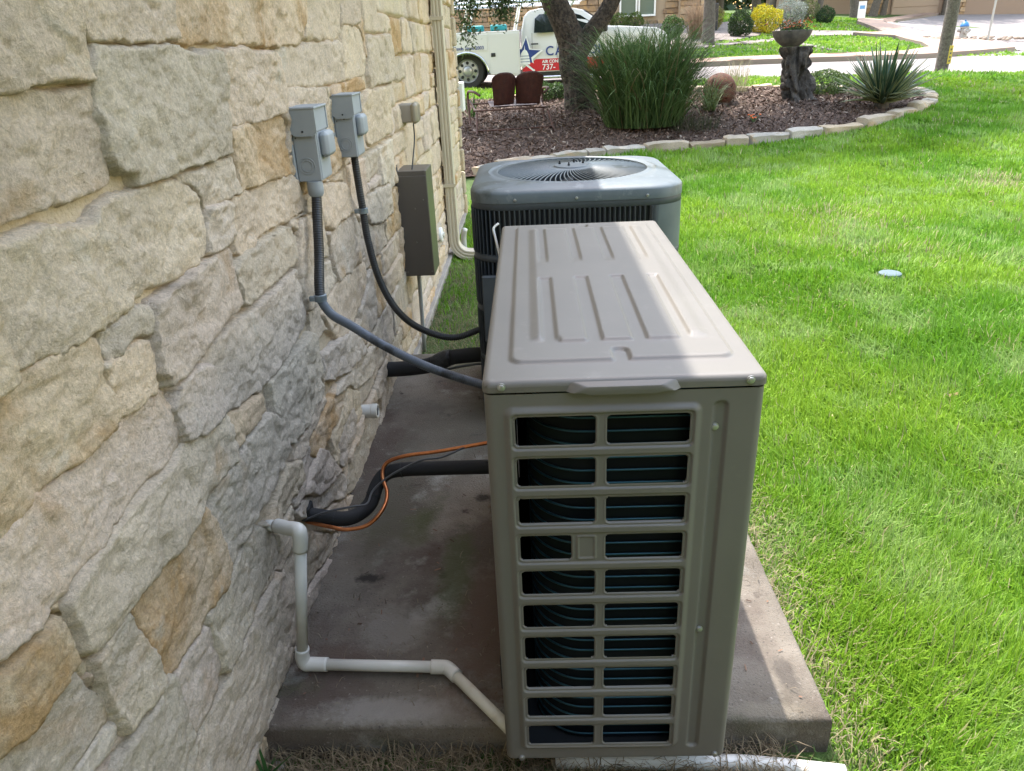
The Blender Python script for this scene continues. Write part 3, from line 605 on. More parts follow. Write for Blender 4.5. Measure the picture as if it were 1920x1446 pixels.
# ------------------------------------------------------------------ the beige heat pump in front
m_beige = mat('beige_enamel', (0.150, 0.137, 0.119), 0.45, col2=(0.138, 0.126, 0.110), scale=5.0, spots=[(26., .62, .74, (0.165, 0.152, 0.133)), (70., .70, .76, (0.19, 0.175, 0.155))], bump=0.06, bscale=900, bdist=0.001)
m_steel = mat('zinc_screw', (0.45, 0.45, 0.45), 0.42, 0.9)
m_dark = mat('dark_interior', (0.012, 0.014, 0.016), 0.7)
m_fin = mat('coil_fins', (0.010, 0.013, 0.016), 0.5, 0.0, spec=0.35)
m_tube = mat('coil_tube_blue', (0.045, 0.115, 0.145), 0.38, 0.7)
m_black = mat('black_foam', (0.012, 0.012, 0.013), 0.8, bump=0.15, bscale=300, bdist=0.002)
HW, HD, HB, HT = 0.44, 1.09, 0.12, 0.973
hp = empty('heat_pump', (HW/2, HD/2, HB), 'beige side discharge heat pump with grille of dark slots, nearest unit on the pad', 'heat pump')
HPO = np.array([HW/2, HD/2, HB])

def lid():
    r = 0.010; seam = 0.950
    def axis(a, b, step):
        e = [0, .0008, .003, .006, .010]
        return np.r_[a+np.array(e), np.arange(a+.013, b-.012, step), b-np.array(e[::-1])]
    xs = axis(-0.002, HW+.002, .003); ys = axis(-0.002, HD, .0034)
    X, Y = np.meshgrid(xs, ys, indexing='ij'); d = rrect(X, Y, -0.002, HW+.002, -0.002, HD, 0.014)
    z = HT-r+np.sqrt(np.maximum(0, r*r-np.maximum(0, r-np.clip(d, 0, 9))**2))
    p = rrect(X, Y, 0.040, 0.408, 0.066, 1.052, 0.022)                     # pressed plateau
    p = np.minimum(p, -rrect(X, Y, 0.213, 0.236, 0.0, 0.112, 0.010)); p = np.minimum(p, -rrect(X, Y, 0.214, 0.236, 1.012, 1.2, 0.008))
    h = 0.0055*sstep(-0.001, 0.006, p)
    L2 = np.minimum(rrect(X, Y, 0.075, 0.382, 0.143, 0.985, 0.004), 1)     # upper level, soft at its sides
    s2 = sstep(0.0, 0.022, np.minimum(X-0.072, 0.388-X))*sstep(0.0, 0.007, Y-0.143)*sstep(0.0, 0.05, 1.022-Y)
    near_edge = sstep(0, 0.03, Y-0.143)*(1-sstep(0.125, 0.13, X)*(1-sstep(0.333, 0.338, X)))+sstep(0.125, 0.13, X)*(1-sstep(0.333, 0.338, X))
    h = h+0.0045*s2*near_edge
    cut = np.zeros_like(X)
    for a, b in ((0.094, 0.124), (0.171, 0.203), (0.249, 0.280), (0.330, 0.355)):
        cut = np.maximum(cut, sstep(-0.001, 0.006, rrect(X, Y, a, b, 0.10, 0.522, 0.005)))
    for a, b in ((0.095, 0.121), (0.174, 0.201), (0.250, 0.277), (0.332, 0.357)):
        cut = np.maximum(cut, sstep(-0.001, 0.006, rrect(X, Y, a, b, 0.60, 1.022, 0.005))*sstep(0.625, 0.70, Y))
    for a, b in ((0.095, 0.214), (0.238, 0.357)):
        cut = np.maximum(cut, sstep(-0.001, 0.006, rrect(X, Y, a, b, 0.998, 1.024, 0.004)))
    h = h-0.0045*s2*near_edge*cut
    z = z+h-0.004+0.0006*fbm(X*5, Y*5, 0, 2, 3)
    ok = d > -0.0005
    keep = ok[:-1, :-1] & ok[1:, :-1] & ok[:-1, 1:] & ok[1:, 1:]
    # pull the border grid points onto the rounded outline
    gx, gy = np.gradient(d, xs, ys); mv = (np.abs(d) < 0.004) & ((np.minimum(X-xs[0], xs[-1]-X) < 0.014) & (np.minimum(Y-ys[0], ys[-1]-Y) < 0.014))
    g2 = np.maximum(gx*gx+gy*gy, .2); out = d < 0.0002
    Xp = np.where(out, X-d*gx/g2, X); Yp = np.where(out, Y-d*gy/g2, Y); z = np.where(out, HT-r-.004, z)
    ok = d > -0.0045; keep = ok[:-1, :-1] & ok[1:, :-1] & ok[:-1, 1:] & ok[1:, 1:]
    V = np.stack([Xp, Yp, z], -1).reshape(-1, 3)-HPO; V, F = compact(V, grid_faces(len(xs), len(ys), keep))
    o = link('lid', np_mesh('lid', V, F, True), m_beige, hp)
    # skirt
    ring = []
    for (cx, cy, a0) in ((HW+.002-.014, -0.002+.014, -90), (HW+.002-.014, HD-.014, 0), (-0.002+.014, HD-.014, 90), (-0.002+.014, -0.002+.014, 180)):
        for k in range(7):
            a = math.radians(a0+15*k); ring.append((cx+.014*math.cos(a), cy+.014*math.sin(a)))
    ring = np.array(ring); n = len(ring); V = np.concatenate([np.c_[ring, np.full(n, HT-r-.0035)], np.c_[ring, np.full(n, seam)]])-HPO
    F = np.array([[k, (k+1) % n, n+(k+1) % n, n+k] for k in range(n)]); s = link('skirt', np_mesh('skirt', V, F, True), m_beige, o)
    hb = MB()   # the pressed hand hold at the front of the lid
    prof = [(0.128, 0.949), (0.152, 0.9485), (0.163, 0.945), (0.274, 0.945), (0.285, 0.9485), (0.309, 0.949), (0.300, 0.9655), (0.138, 0.9655)]
    A = [(x, -0.0015, z) for x, z in prof]; ins = [(0.140, 0.951), (0.156, 0.950), (0.167, 0.947), (0.270, 0.947), (0.281, 0.950), (0.297, 0.951), (0.276, 0.9615), (0.160, 0.9615)]
    B = [(x, -0.014, z) for x, z in ins]; n = 8
    hb.add(A+B, [(i, (i+1) % n, n+(i+1) % n, n+i) for i in range(n)]+[tuple(range(n, 2*n))])
    g = hb.build('hand_hold', m_beige, o, True, 35, bevel=0.003); g.location = -HPO
lid()

def end_panel():
    zt, zb = 0.9462, HB
    xs = np.r_[0, .0006, .002, .0045, .008, .012, np.arange(.0145, HW-.014, .0015), HW-.012, HW-.008, HW-.0045, HW-.002, HW-.0006, HW]
    zs = np.arange(zb, zt+.0008, .0015); zs[-1] = zt
    X, Z = np.meshgrid(xs, zs, indexing='ij'); r = 0.014
    d = np.minimum(X, HW-X); h = -r+np.sqrt(np.maximum(0, r*r-np.maximum(0, r-d)**2))
    h = h-0.010*(1-sstep(0, 0.006, Z-zb))*0.5
    fr = rrect(X, Z, 0.028, 0.345, 0.152, 0.926, 0.018); h = h+0.0065*sstep(0.0, 0.012, fr)
    rows = [0.880-0.0762*k for k in range(10)]; hole = np.full(X.shape, -1.0)
    for k, zc in enumerate(rows):
        rec = rrect(X, Z, 0.0405, 0.3325, zc-0.0330, zc+0.0330, 0.009); h = h-0.0040*sstep(0.0, 0.0028, rec)
        ops = [(0.0475, 0.176), (0.1945, 0.3255)] if k != 3 else [(0.0475, 0.1355), (0.1945, 0.3255)]
        for a, b in ops:
            q = rrect(X, Z, a, b, zc-0.0255, zc+0.0255, 0.006); hole = np.maximum(hole, q)
            h = h+0.0012*sstep(-0.0040, -0.0028, q)-0.006*sstep(-0.0022, 0.0008, q)
        if k == 3: h = h+0.0022*(sstep(0, .0025, rrect(X, Z, 0.1435, 0.179, zc-0.0265, zc+0.0265, 0.005))-sstep(0, .0025, rrect(X, Z, 0.147, 0.1755, zc-0.023, zc+0.023, 0.003)))
    gr = rrect(X, Z, 0.359, 0.386, 0.150, 0.926, 0.012); h = h-0.0060*sstep(0.0, 0.007, gr)
    gx, gz = np.gradient(hole, xs, zs); mv = np.abs(hole) < 0.0015
    Xm = np.where(mv, X-hole*gx, X); Zm = np.where(mv, Z-hole*gz, Z)
    ok = hole < 0.0024
    inside = hole > 0
    keep = ~((inside[:-1, :-1] & ~mv[:-1, :-1]) | (inside[1:, :-1] & ~mv[1:, :-1]) | (inside[:-1, 1:] & ~mv[:-1, 1:]) | (inside[1:, 1:] & ~mv[1:, 1:]))
    allb = (mv | inside); keep &= ~(allb[:-1, :-1] & allb[1:, :-1] & allb[:-1, 1:] & allb[1:, 1:])
    V = np.stack([Xm, -h, Zm], -1).reshape(-1, 3)-HPO; V, F = compact(V, grid_faces(len(xs), len(zs), keep))
    link('grille_panel', np_mesh('grille_panel', V, F, True), m_beige, hp)
end_panel()
b = MB(); b.box(HW-.0155, HW-0.0005, 0.0135, HD-.004, HB, 0.9488); o = b.build('side_panel', m_beige, hp); o.location = -HPO
b = MB(); b.box(0.0005, 0.0155, 0.0135, HD-.004, HB, 0.9488); o = b.build('side_panel', m_beige, hp); o.location = -HPO
b = MB(); b.box(0.017, HW-.017, HD-.02, HD-.005, HB, 0.9488); o = b.build('back_panel', m_beige, hp); o.location = -HPO
b = MB(); b.box(0.012, HW-.012, 0.02, HD-.022, HB-0.001, HB+.008); o = b.build('base_pan', m_dark, hp); o.location = -HPO
b = MB(); b.box(0.06, 0.38, 0.17, 0.21, HB-.02, HB-.002); o = b.build('foot', m_dark, hp); o.location = -HPO
b = MB(); b.box(0.06, 0.38, 0.88, 0.92, HB-.02, HB-.002); o = b.build('foot', m_dark, hp); o.location = -HPO
# coil seen through the openings: fin pack with bent corner and horizontal tubes
def coil():
    pth = [(0.425, 0.044)]+[(x, 0.044) for x in np.linspace(0.40, 0.17, 8)]+[(0.165-0.10*math.sin(a), 0.044+0.10*(1-math.cos(a))) for a in np.linspace(0, math.pi/2, 9)[1:]]+[(0.065, 0.20), (0.065, 0.30)]
    pth = [(max(x, 0.022), y) for x, y in pth]; pth = np.array(pth)
    # resample finely for fins
    s = np.r_[0, np.cumsum(np.hypot(*np.diff(pth, axis=0).T))]; t = np.arange(0, s[-1], 0.0016)
    px = np.interp(t, s, pth[:, 0]); py = np.interp(t, s, pth[:, 1]); nx, ny = np.gradient(px), np.gradient(py); ln = np.hypot(nx, ny); N = np.c_[-ny/ln, nx/ln]
    N = N*np.sign((N[:, 1:2]*-1)+1e-6)
    V = []; F = []; n = len(t); zz = (HB+.009, 0.945)
    zig = np.where(np.arange(n) % 2 == 0, 0.0, 0.006)
    P = np.c_[px, py]+np.c_[np.zeros(n), np.zeros(n)]
    Q = P-N*0+np.c_[np.zeros(n), zig]
    for z in zz: V.append(np.c_[Q, np.full(n, z)])
    V = np.concatenate(V)-HPO; F = np.array([[i, i+1, n+i+1, n+i] for i in range(n-1)])
    o = link('coil', np_mesh('coil', V, F), m_fin, hp)
    z = HB+.022; tp = [(x, y-0.0005, 0) for x, y in pth]
    tp = catmull(tp, 3)
    i = 0
    while z < 0.94:
        q = tp.copy(); q[:, 2] = z; tb = MB().tube(q, 0.0021, 8); g = tb.build('coil_tube', m_tube, o, True); g.location = -HPO; z += 0.0254; i += 1
coil()
def screw(parent, off, p, n='y', r=0.005):
    b = MB(); b.lathe([(r*1.35, 0), (r*1.35, 0.0012), (r, 0.0014), (r, 0.0042), (r*.7, 0.005), (r*.3, 0.005)], 12, (0, 0, 0))
    o = b.build('screw', m_steel, parent, True, 30); o.location = np.array(p)-off
    o.rotation_euler = {'y': (math.pi/2, 0, 0), 'x': (0, math.pi/2, 0), 'z': (0, 0, 0)}[n]
    return o
for x, z, y in ((0.029, 0.9605, -0.002), (0.414, 0.9605, -0.002), (0.366, 0.877, -0.0), (0.3685, 0.456, -0.0), (0.031, 0.1285, 0), (0.419, 0.1315, 0)): screw(hp, HPO, (x, y+(0.005 if x in (0.366, 0.3685) else 0.0), z))
b = MB(); b.lathe([(0.002, 0), (0.006, 0.001), (0.006, 0.012), (0.004, 0.013)], 10); o = b.build('valve_cap', m_steel, hp, True, 40); o.location = np.array((-0.012, 0.45, 0.30))-HPO; o.rotation_euler = (0, math.pi/2, 0)
b = MB(); b.bbox(-0.016, -0.001, 0.18, 0.20, 0.12, 0.21, .003); o = b.build('bracket', m_dark, hp); o.location = -HPO

# ------------------------------------------------------------------ older blue grey condenser behind
m_blue = mat('weathered_blue_enamel', (0.088, 0.110, 0.120), 0.5, col2=(0.120, 0.143, 0.152), scale=6.0, spots=[(4.0, .58, .64, (0.062, 0.078, 0.074)), (18., .60, .68, (0.155, 0.178, 0.184))], bump=0.1, bscale=200, bdist=0.002)
m_slate = mat('dark_slate_enamel', (0.045, 0.054, 0.062), 0.55, col2=(0.06, 0.07, 0.078), scale=12.0)
AX0, AX1, AY0, AY1, AB, AT = -0.130, 0.618, 1.50, 2.245, 0.10, 1.000
ac = empty('condenser_unit', ((AX0+AX1)/2, (AY0+AY1)/2, AB), 'older blue grey condenser with round fan grille on top and louvred sides', 'air conditioner')
ACO = np.array([(AX0+AX1)/2, (AY0+AY1)/2, AB]); acx, acy = ACO[0], ACO[1]
def rr_ring(inset, r, n=10):
    x0, x1, y0, y1 = AX0+inset, AX1-inset, AY0+inset, AY1-inset; out = []
    for cx, cy, a0 in ((x1-r, y0+r, -90), (x1-r, y1-r, 0), (x0+r, y1-r, 90), (x0+r, y0+r, 180)):
        for k in range(n+1): a = math.radians(a0+90*k/n); out.append((cx+r*math.cos(a), cy+r*math.sin(a)))
    full = []
    for i, p in enumerate(out):           # points along the straight sides too
        full.append(p); q = out[(i+1) % len(out)]
        if (i+1) % (n+1) == 0:
            for k in range(1, 14): full.append((p[0]+(q[0]-p[0])*k/14, p[1]+(q[1]-p[1])*k/14))
    return np.array(full)
def loft(rings, zs, close_top=False, close_bot=False):
    n = len(rings[0]); V = np.concatenate([np.c_[R, np.full(n, z) if np.isscalar(z) else z] for R, z in zip(rings, zs)])
    F = [(i*n+k, i*n+(k+1) % n, (i+1)*n+(k+1) % n, (i+1)*n+k) for i in range(len(rings)-1) for k in range(n)]
    if close_top: F.append(tuple((len(rings)-1)*n+k for k in range(n)))
    if close_bot: F.append(tuple(range(n))[::-1])
    return V, F
# top: domed pan with a round opening
RO = 0.285
def ac_top():
    n = 44; ang = np.linspace(-90, 270, n, endpoint=False)
    base = rr_ring(0, 0.13, 10); m = len(base); A = np.arctan2(base[:, 1]-acy, base[:, 0]-acx)
    circ = lambda r: np.c_[acx+r*np.cos(A), acy+r*np.sin(A)]
    R = [base, base, rr_ring(.004, .126), rr_ring(.014, .12), rr_ring(.032, .11), circ(RO+.045)*0.75+rr_ring(.05, .10)*0.25, circ(RO+.034), circ(RO+.030), circ(RO+.014), circ(RO+.004), circ(RO), circ(RO-.003)]
    Z = [0.955, 0.985, 0.9915, 0.997, 1.0005, 1.006, 1.010, 1.0065, 1.0065, 1.010, 1.009, 0.985]
    Z = [z-0.005 for z in Z]
    V, F = loft(R, Z); me = np_mesh('top_cover', V-ACO, [tuple(f) for f in F], True); me.set_sharp_from_angle(angle=math.radians(55)); o = link('top_cover', me, m_blue, ac)
    n = 78
    for k in range(n):        # swept radial wires of the fan guard
        a = 2*math.pi*k/n; P = []
        for t in np.linspace(0, 1, 6):
            rr = 0.085+(RO-0.085)*t; q = a+0.20*t**1.3; P.append((acx+rr*math.cos(q), acy+rr*math.sin(q), 1.000+0.010*(1-t)-0.002*t))
        V, F = tube_arrays(P, 0.0027, 5, False); V = np.array(V); 
        V[:, 2] = 1.0+(V[:, 2]-1.0)*1.0
        o2 = link('guard_wire', np_mesh('guard_wire', V-ACO, [tuple(f) for f in F], True), m_blue, ac)
    b = MB(); b.lathe([(0.095, 1.004), (0.094, 1.0105), (0.070, 1.0135), (0.066, 1.018), (0.03, 1.0195), (0.002, 1.0195)], 40, (acx, acy, 0)); g = b.build('hub_plate', m_blue, ac, True, 40); g.location = -ACO
    for dx, dy in ((-.045, .02), (.045, .022), (-.012, -.03), (0.012, .05)):
        b = MB(); b.lathe([(0.0045, 1.017), (0.0045, 1.024), (0.003, 1.024), (0.003, 1.031), (0.001, 1.031)], 8, (acx+dx, acy+dy, 0)); g = b.build('stud', m_dark, ac); g.location = -ACO
    b = MB(); b.lathe([(RO-.002, 0.80), (RO-.002, 0.984)], 40, (acx, acy, 0)); b.f = b.f[:-2]; g = b.build('fan_shroud', m_slate, ac, True); g.location = -ACO
    fb = MB()
    for k in range(4):
        a = k*math.pi/2+.3
        for s in range(1):
            P = [(acx+r*math.cos(a+w), acy+r*math.sin(a+w), 0.90+dz) for r, w, dz in ((.05, -.5, .03), (.26, -.38, .04), (.26, .42, -.03), (.05, .5, -.03))]; fb.add(P+[(p[0], p[1], p[2]-.004) for p in P], [(0, 1, 2, 3), (7, 6, 5, 4), (0, 1, 5, 4), (1, 2, 6, 5), (2, 3, 7, 6), (3, 0, 4, 7)])
    g = fb.build('fan_blades', m_slate, ac); g.location = -ACO
ac_top()
V, F = loft([rr_ring(.012, .118), rr_ring(.012, .118)], [AB+.02, 0.952]); link('inner_coil', np_mesh('inner_coil', V-ACO, [tuple(f) for f in F], True), m_fin, ac)
V, F = loft([rr_ring(-.002, .13), rr_ring(-.002, .13), rr_ring(.03, .1)], [AB, AB+.05, AB+.052]); link('base_pan', np_mesh('base_pan', V-ACO, [tuple(f) for f in F], True), m_slate, ac)
V, F = loft([rr_ring(.0035, .127), rr_ring(.002, .127), rr_ring(.002, .127), rr_ring(.0035, .127)], [0.926, 0.928, 0.953, 0.955]); link('upper_band', np_mesh('upper_band', V-ACO, [tuple(f) for f in F], True), m_slate, ac)
for zc in (0.755, 0.56, 0.36):
    V, F = loft([rr_ring(.010, .12), rr_ring(.001, .127), rr_ring(.001, .127), rr_ring(.010, .12)], [zc-.014, zc-.010, zc+.010, zc+.014]); link('louvre_band', np_mesh('louvre_band', V-ACO, [tuple(f) for f in F], True), m_slate, ac)
# louvre slats: those of the upper row on the faces in view are single parts, the rest one guard
slat = MB(); slat.add([(-.0035, -.002, -.5), (.0015, -.008, -.5), (.0035, -.006, -.5), (.0005, .006, -.5), (-.0035, -.002, .5), (.0015, -.008, .5), (.0035, -.006, .5), (.0005, .006, .5)], [(0, 1, 5, 4), (1, 2, 6, 5), (2, 3, 7, 6), (3, 0, 4, 7), (3, 2, 1, 0), (4, 5, 6, 7)])
ring = rr_ring(.006, .124, 10); ring = np.r_[ring, ring[:1]]
s = np.r_[0, np.cumsum(np.hypot(*np.diff(ring, axis=0).T))]; tt = np.arange(0.0085, s[-1], 0.0172)
sx = np.interp(tt, s, ring[:, 0]); sy = np.interp(tt, s, ring[:, 1]); dx = np.interp(tt+.002, s, ring[:, 0])-sx; dy = np.interp(tt+.002, s, ring[:, 1])-sy
proto = None; guard = MB()
rows = [(0.768, 0.926), (0.572, 0.743), (0.372, 0.548), (0.155, 0.348)]
for x, y, ux, uy in zip(sx, sy, dx, dy):
    if x > AX1-0.098 and y < AY0+0.13: continue                 # the plain corner panel
    rz = math.atan2(uy, ux)
    for k, (z0, z1) in enumerate(rows):
        if k == 0 and (y < AY0+.25) and x < AX1-.02:
            if proto is None: proto = slat.build('louvre_slat', m_slate, ac); o = proto
            else: o = proto.copy(); COL.objects.link(o)
            o.parent = ac; o.location = np.array((x, y, (z0+z1)/2))-ACO; o.rotation_euler = (0, 0, rz); o.scale = (1, 1, z1-z0)
        else:
            c_, s_ = math.cos(rz), math.sin(rz)
            guard.add([(x+c_*p[0]-s_*p[1], y+s_*p[0]+c_*p[1], (z0+z1)/2+p[2]*(z1-z0)) for p in slat.v], slat.f)
g = guard.build('louvre_guard', m_slate, ac); g.location = -ACO; tag(g, kind='stuff')
pr = rr_ring(.0012, .128, 10); sel = [p for p in pr if (p[0] > AX1-0.13 and p[1] < AY0+.14)]; sel = [(AX1-.098, AY0+.0012)]+sel+[(AX1-.0012, AY0+.20)]
V = np.concatenate([np.c_[sel, np.full(len(sel), AB+.05)], np.c_[sel, np.full(len(sel), 0.927)]]); n = len(sel); F = np.array([[k, k+1, n+k+1, n+k] for k in range(n-1)])
link('corner_panel', np_mesh('corner_panel', V-ACO, F, True), m_blue, ac)
b = MB(); b.bbox(AX0+.03, AX0+.16, AY0-.008, AY0+.012, 0.45, 0.70, .004); g = b.build('access_panel', m_slate, ac); g.location = -ACO
for x in (0.03, 0.24, 0.48): screw(ac, ACO, (x, AY0+.0015, 0.962))

# ------------------------------------------------------------------ boxes, conduits and pipes along the wall
m_gbox = mat('grey_powder_coat', (0.27, 0.295, 0.318), 0.5, col2=(0.30, 0.325, 0.348), scale=14, bump=0.05, bscale=500, bdist=0.001)
m_conduit = mat('dark_flexible_conduit', (0.011, 0.011, 0.012), 0.45, col2=(0.026, 0.027, 0.03), scale=18.0)
m_conduit2 = mat('grey_flexible_conduit', (0.085, 0.098, 0.118), 0.5, col2=(0.03, 0.033, 0.038), scale=16.0, lo=.5, hi=.62)
m_pvc = mat('white_pvc', (0.60, 0.585, 0.54), 0.35, col2=(0.55, 0.53, 0.48), scale=6.0)
m_pvc_dirty = mat('stained_pvc', (0.62, 0.59, 0.50), 0.5, col2=(0.45, 0.38, 0.28), scale=14.0, lo=.5, hi=.75)
m_copper = mat('copper', (0.62, 0.24, 0.10), 0.35, 0.9, col2=(0.45, 0.15, 0.06), scale=30)
m_cable = mat('grey_cable', (0.075, 0.075, 0.078), 0.6)
m_tan_box = mat('beige_plastic_cover', (0.30, 0.265, 0.215), 0.6)
m_bronze = mat('bronze_sheet_metal', (0.105, 0.092, 0.078), 0.42, 0.0, bump=0.03, bscale=400)
m_steelbr = mat('brushed_steel', (0.20, 0.19, 0.165), 0.42, 0.8)
m_downspout = mat('almond_paint', (0.52, 0.46, 0.36), 0.45)
m_white = mat('white_paint', (0.74, 0.74, 0.73), 0.5)

def disconnect(yc, zb, zt, label, lean=0.0):
    """yc: near face; box lies y..y+0.125"""
    L = 0.118; x0, x1 = -0.548, -0.474; hgt = zt-zb
    t = empty('disconnect_box', (x0, yc+L/2, zb), label, 'electrical box', 'grey disconnect boxes on the stone wall'); O = np.array([x0, yc+L/2, zb])
    b = MB(); b.bbox(x0+.012, x1, yc+.004, yc+L-.004, zb, zt-.055, .002); g = b.build('box_body', m_gbox, t); g.location = -O; g.parent = t
    body = g
    b = MB(); b.bbox(x0, x0+.011, yc-.004, yc+L+.004, zb-.004, zt-.01, .002); g = b.build('back_plate', m_gbox, t); g.location = -O
    # lift-up hood with a rounded skirt
    b = MB(); n = 7
    pl = [(x0+.006, zt), (x1+.006, zt-.004), (x1+.006, zt-.058), (x1-.006, zt-.070), (x0+.022, zt-.070), (x0+.006, zt-.055)]
    b.prism(pl, yc-.004, yc+.0015, 'y'); b.prism(pl, yc+L-.0015, yc+L+.004, 'y')
    b.bbox(x0+.004, x1+.008, yc-.006, yc+L+.006, zt-.004, zt+.002, .0015)
    g = b.build('hood', m_gbox, t); g.location = -O
    b = MB(); b.bbox(x1-.001, x1+.0035, yc-.003, yc+L+.003, zt-.060, zt-.003, .0012); g = b.build('hood_front', m_gbox, t); g.location = -O
    # the bulged pull handle cover on the front
    b = MB(); b.bbox(x1-.002, x1+.026, yc+.022, yc+L-.014, zt-.128, zt-.062, .009); g = b.build('front_bulge', m_gbox, t, True, 30, bevel=0.003); g.location = -O
    b = MB(); b.bbox(x1-.001, x1+.002, yc+.010, yc+L-.006, zb+.004, zt-.062, .001); g = b.build('front_cover', m_gbox, t); g.location = -O
    for r in (0.021, 0.0145):       # knock-out rings on the near side
        P = [(x0+.040+r*math.cos(a), yc+.0035, zb+.040+r*math.sin(a)) for a in np.linspace(0, 2*math.pi, 25)]
        V, F = tube_arrays(P, 0.0011, 5, False); g = link('knockout', np_mesh('knockout', np.array(V)-O, [tuple(f) for f in F], True), m_gbox, t)
    for dx, dz in ((.020, .112), (.034, .120), (.044, .117)):
        b = MB(); b.lathe([(.0022, 0), (.0022, .001)], 8); g = b.build('rivet', m_cable, t); g.location = np.array((x0+dx, yc+.0035, zb+dz))-O; g.rotation_euler = (math.pi/2, 0, 0)
    b = MB(); b.lathe([(.0028, 0), (.0028, .002)], 8); g = b.build('lock_hole', m_dark, t); g.location = np.array(((x0+x1)/2+.006, yc-.0035, zt-.058))-O; g.rotation_euler = (math.pi/2, 0, 0)
    return t, O
d1, O1 = disconnect(0.972, 1.132, 1.318, 'larger nearer grey metal disconnect box on the stone wall, coiled conduit below')
d2, O2 = disconnect(1.436, 1.132, 1.322, 'farther grey metal disconnect box, between the nearer one and the small beige box')
for t, O, r in ((d1, O1, 1.0), ):
    b = MB(); b.lathe([(.014, -.012), (.0205, -.012), (.0215, -.03), (.021, -.045), (.017, -.052), (.012, -.052)], 20); g = b.build('connector', m_gbox, t, True, 40); g.location = (0.05, -0.045, 0.012)

def ribbed(path, r, pitch=0.008, amp=0.0009, seg=12):
    P = catmull(path, 10); s = np.r_[0, np.cumsum(np.linalg.norm(np.diff(P, axis=0), axis=1))]; t = np.arange(0, s[-1], pitch/4)
    Q = np.stack([np.interp(t, s, P[:, k]) for k in range(3)], 1); rr = r+amp*np.sin(t/pitch*2*math.pi); return tube_arrays(Q, rr, seg, True)
def pipe_thing(name, path, r, m, label, cat, n=8, seg=12, rib=None, group=None):
    O = np.array(path[0], float); t = empty(name, O, label, cat, group)
    if rib: V, F = ribbed(path, r, *rib)
    else: V, F = tube_arrays(catmull(path, n), r, seg, True)
    o = link('run', np_mesh('run', np.array(V)-O, [tuple(f) for f in F], True), m, t); return t, O
c1 = [(-0.498, 0.988, 1.10), (-0.498, 0.965, 1.05), (-0.496, 0.918, 0.95), (-0.494, 0.868, 0.875), (-0.491, 0.85, 0.844), (-0.482, 0.848, 0.824), (-0.46, 0.84, 0.798), (-0.408, 0.82, 0.773), (-0.324, 0.8, 0.722), (-0.228, 0.8, 0.664), (-0.143, 0.8, 0.626), (-0.02, 0.8, 0.58)]
t1, Oc1 = pipe_thing('conduit', c1[4:], 0.0125, m_conduit2, 'grey flexible conduit from the nearer disconnect box down to the beige heat pump', 'conduit', rib=(0.006, 0.0004))
V, F = ribbed(c1[:5], 0.0135, 0.0065, 0.0006); link('drop', np_mesh('drop', np.array(V)-Oc1, [tuple(f) for f in F], True), m_conduit, t1)
c2 = [(-0.500, 1.500, 1.135), (-0.498, 1.497, 1.08), (-0.494, 1.492, 1.0), (-0.491, 1.49, 0.949), (-0.487, 1.49, 0.848), (-0.463, 1.49, 0.703), (-0.414, 1.5, 0.583), (-0.342, 1.55, 0.49), (-0.23, 1.6, 0.432), (-0.112, 1.62, 0.46)]
t2, Oc2 = pipe_thing('conduit', c2, 0.0125, m_conduit, 'black flexible conduit looping from the farther disconnect box to the blue grey condenser', 'conduit', rib=(0.0075, 0.0008))
def strap(t, O, p, m, r=0.0155):
    b = MB(); b.lathe([(r, -.009), (r+.0015, -.008), (r+.0015, .008), (r, .009)], 16); g = b.build('strap', m, t, True, 40); g.location = np.array(p)-O
    b = MB(); b.bbox(-.028, -.010, -.012, -.002, -.007, .007, .002); h = b.build('strap_tab', m, t); h.location = np.array(p)-O
m_galv = mat('galvanized_strap', (0.17, 0.21, 0.24), 0.45, 0.6, col2=(0.30, 0.34, 0.37), scale=40)
strap(t1, Oc1, (-0.491, 0.852, 0.846), m_galv); strap(t2, Oc2, (-0.491, 1.49, 0.949), m_galv)

# small beige cover with its wire, and the tall bronze raceway box
jb = empty('junction_box', (-0.53, 2.76, 1.11), 'small beige plastic box on the stone wall with a thin black wire hanging down', 'junction box'); OJ = np.array([-0.53, 2.76, 1.11])
b = MB(); b.bbox(-.548, -.478, 2.745, 2.86, 1.118, 1.203, .006); g = b.build('cover', m_tan_box, jb, True, 30, bevel=.002); g.location = -OJ
b = MB(); b.bbox(-.487, -.452, 2.735, 2.86, 1.112, 1.209, .012); g = b.build('lens', mat('hazed_beige_cover', (0.27, 0.24, 0.18), 0.3), jb, True, 30, bevel=.004); g.location = -OJ
w = [(-0.478, 2.76, 1.12), (-0.474, 2.72, 1.05), (-0.471, 2.62, 0.99), (-0.468, 2.5, 0.925)]
V, F = tube_arrays(catmull(w, 8), .0032, 6); link('wire', np_mesh('wire', np.array(V)-OJ, [tuple(f) for f in F], True), m_dark, jb)
TX0, TX1, TY0, TY1, TZ0, TZ1 = -0.540, -0.397, 2.455, 2.665, 0.432, 0.932
rb = empty('raceway_box', (-.47, 2.56, TZ0), 'tall narrow bronze metal enclosure mounted on the wall before the downspout', 'metal box'); OR = np.array([-.47, 2.56, TZ0])
b = MB(); b.bbox(TX0, TX1-.004, TY0+.003, TY1, TZ0, TZ1, .002); g = b.build('enclosure', m_bronze, rb); g.location = -OR
b = MB(); b.bbox(TX0-.004, TX1-.001, TY0-.003, TY0+.003, TZ0+.002, TZ1-.022, .0015); g = b.build('cover_plate', m_bronze, rb); g.location = -OR
b = MB(); b.bbox(TX1-.0035, TX1, TY0+.004, TY1, TZ0+.001, TZ1-.001, .001); g = b.build('polished_side', m_steelbr, rb); g.location = -OR
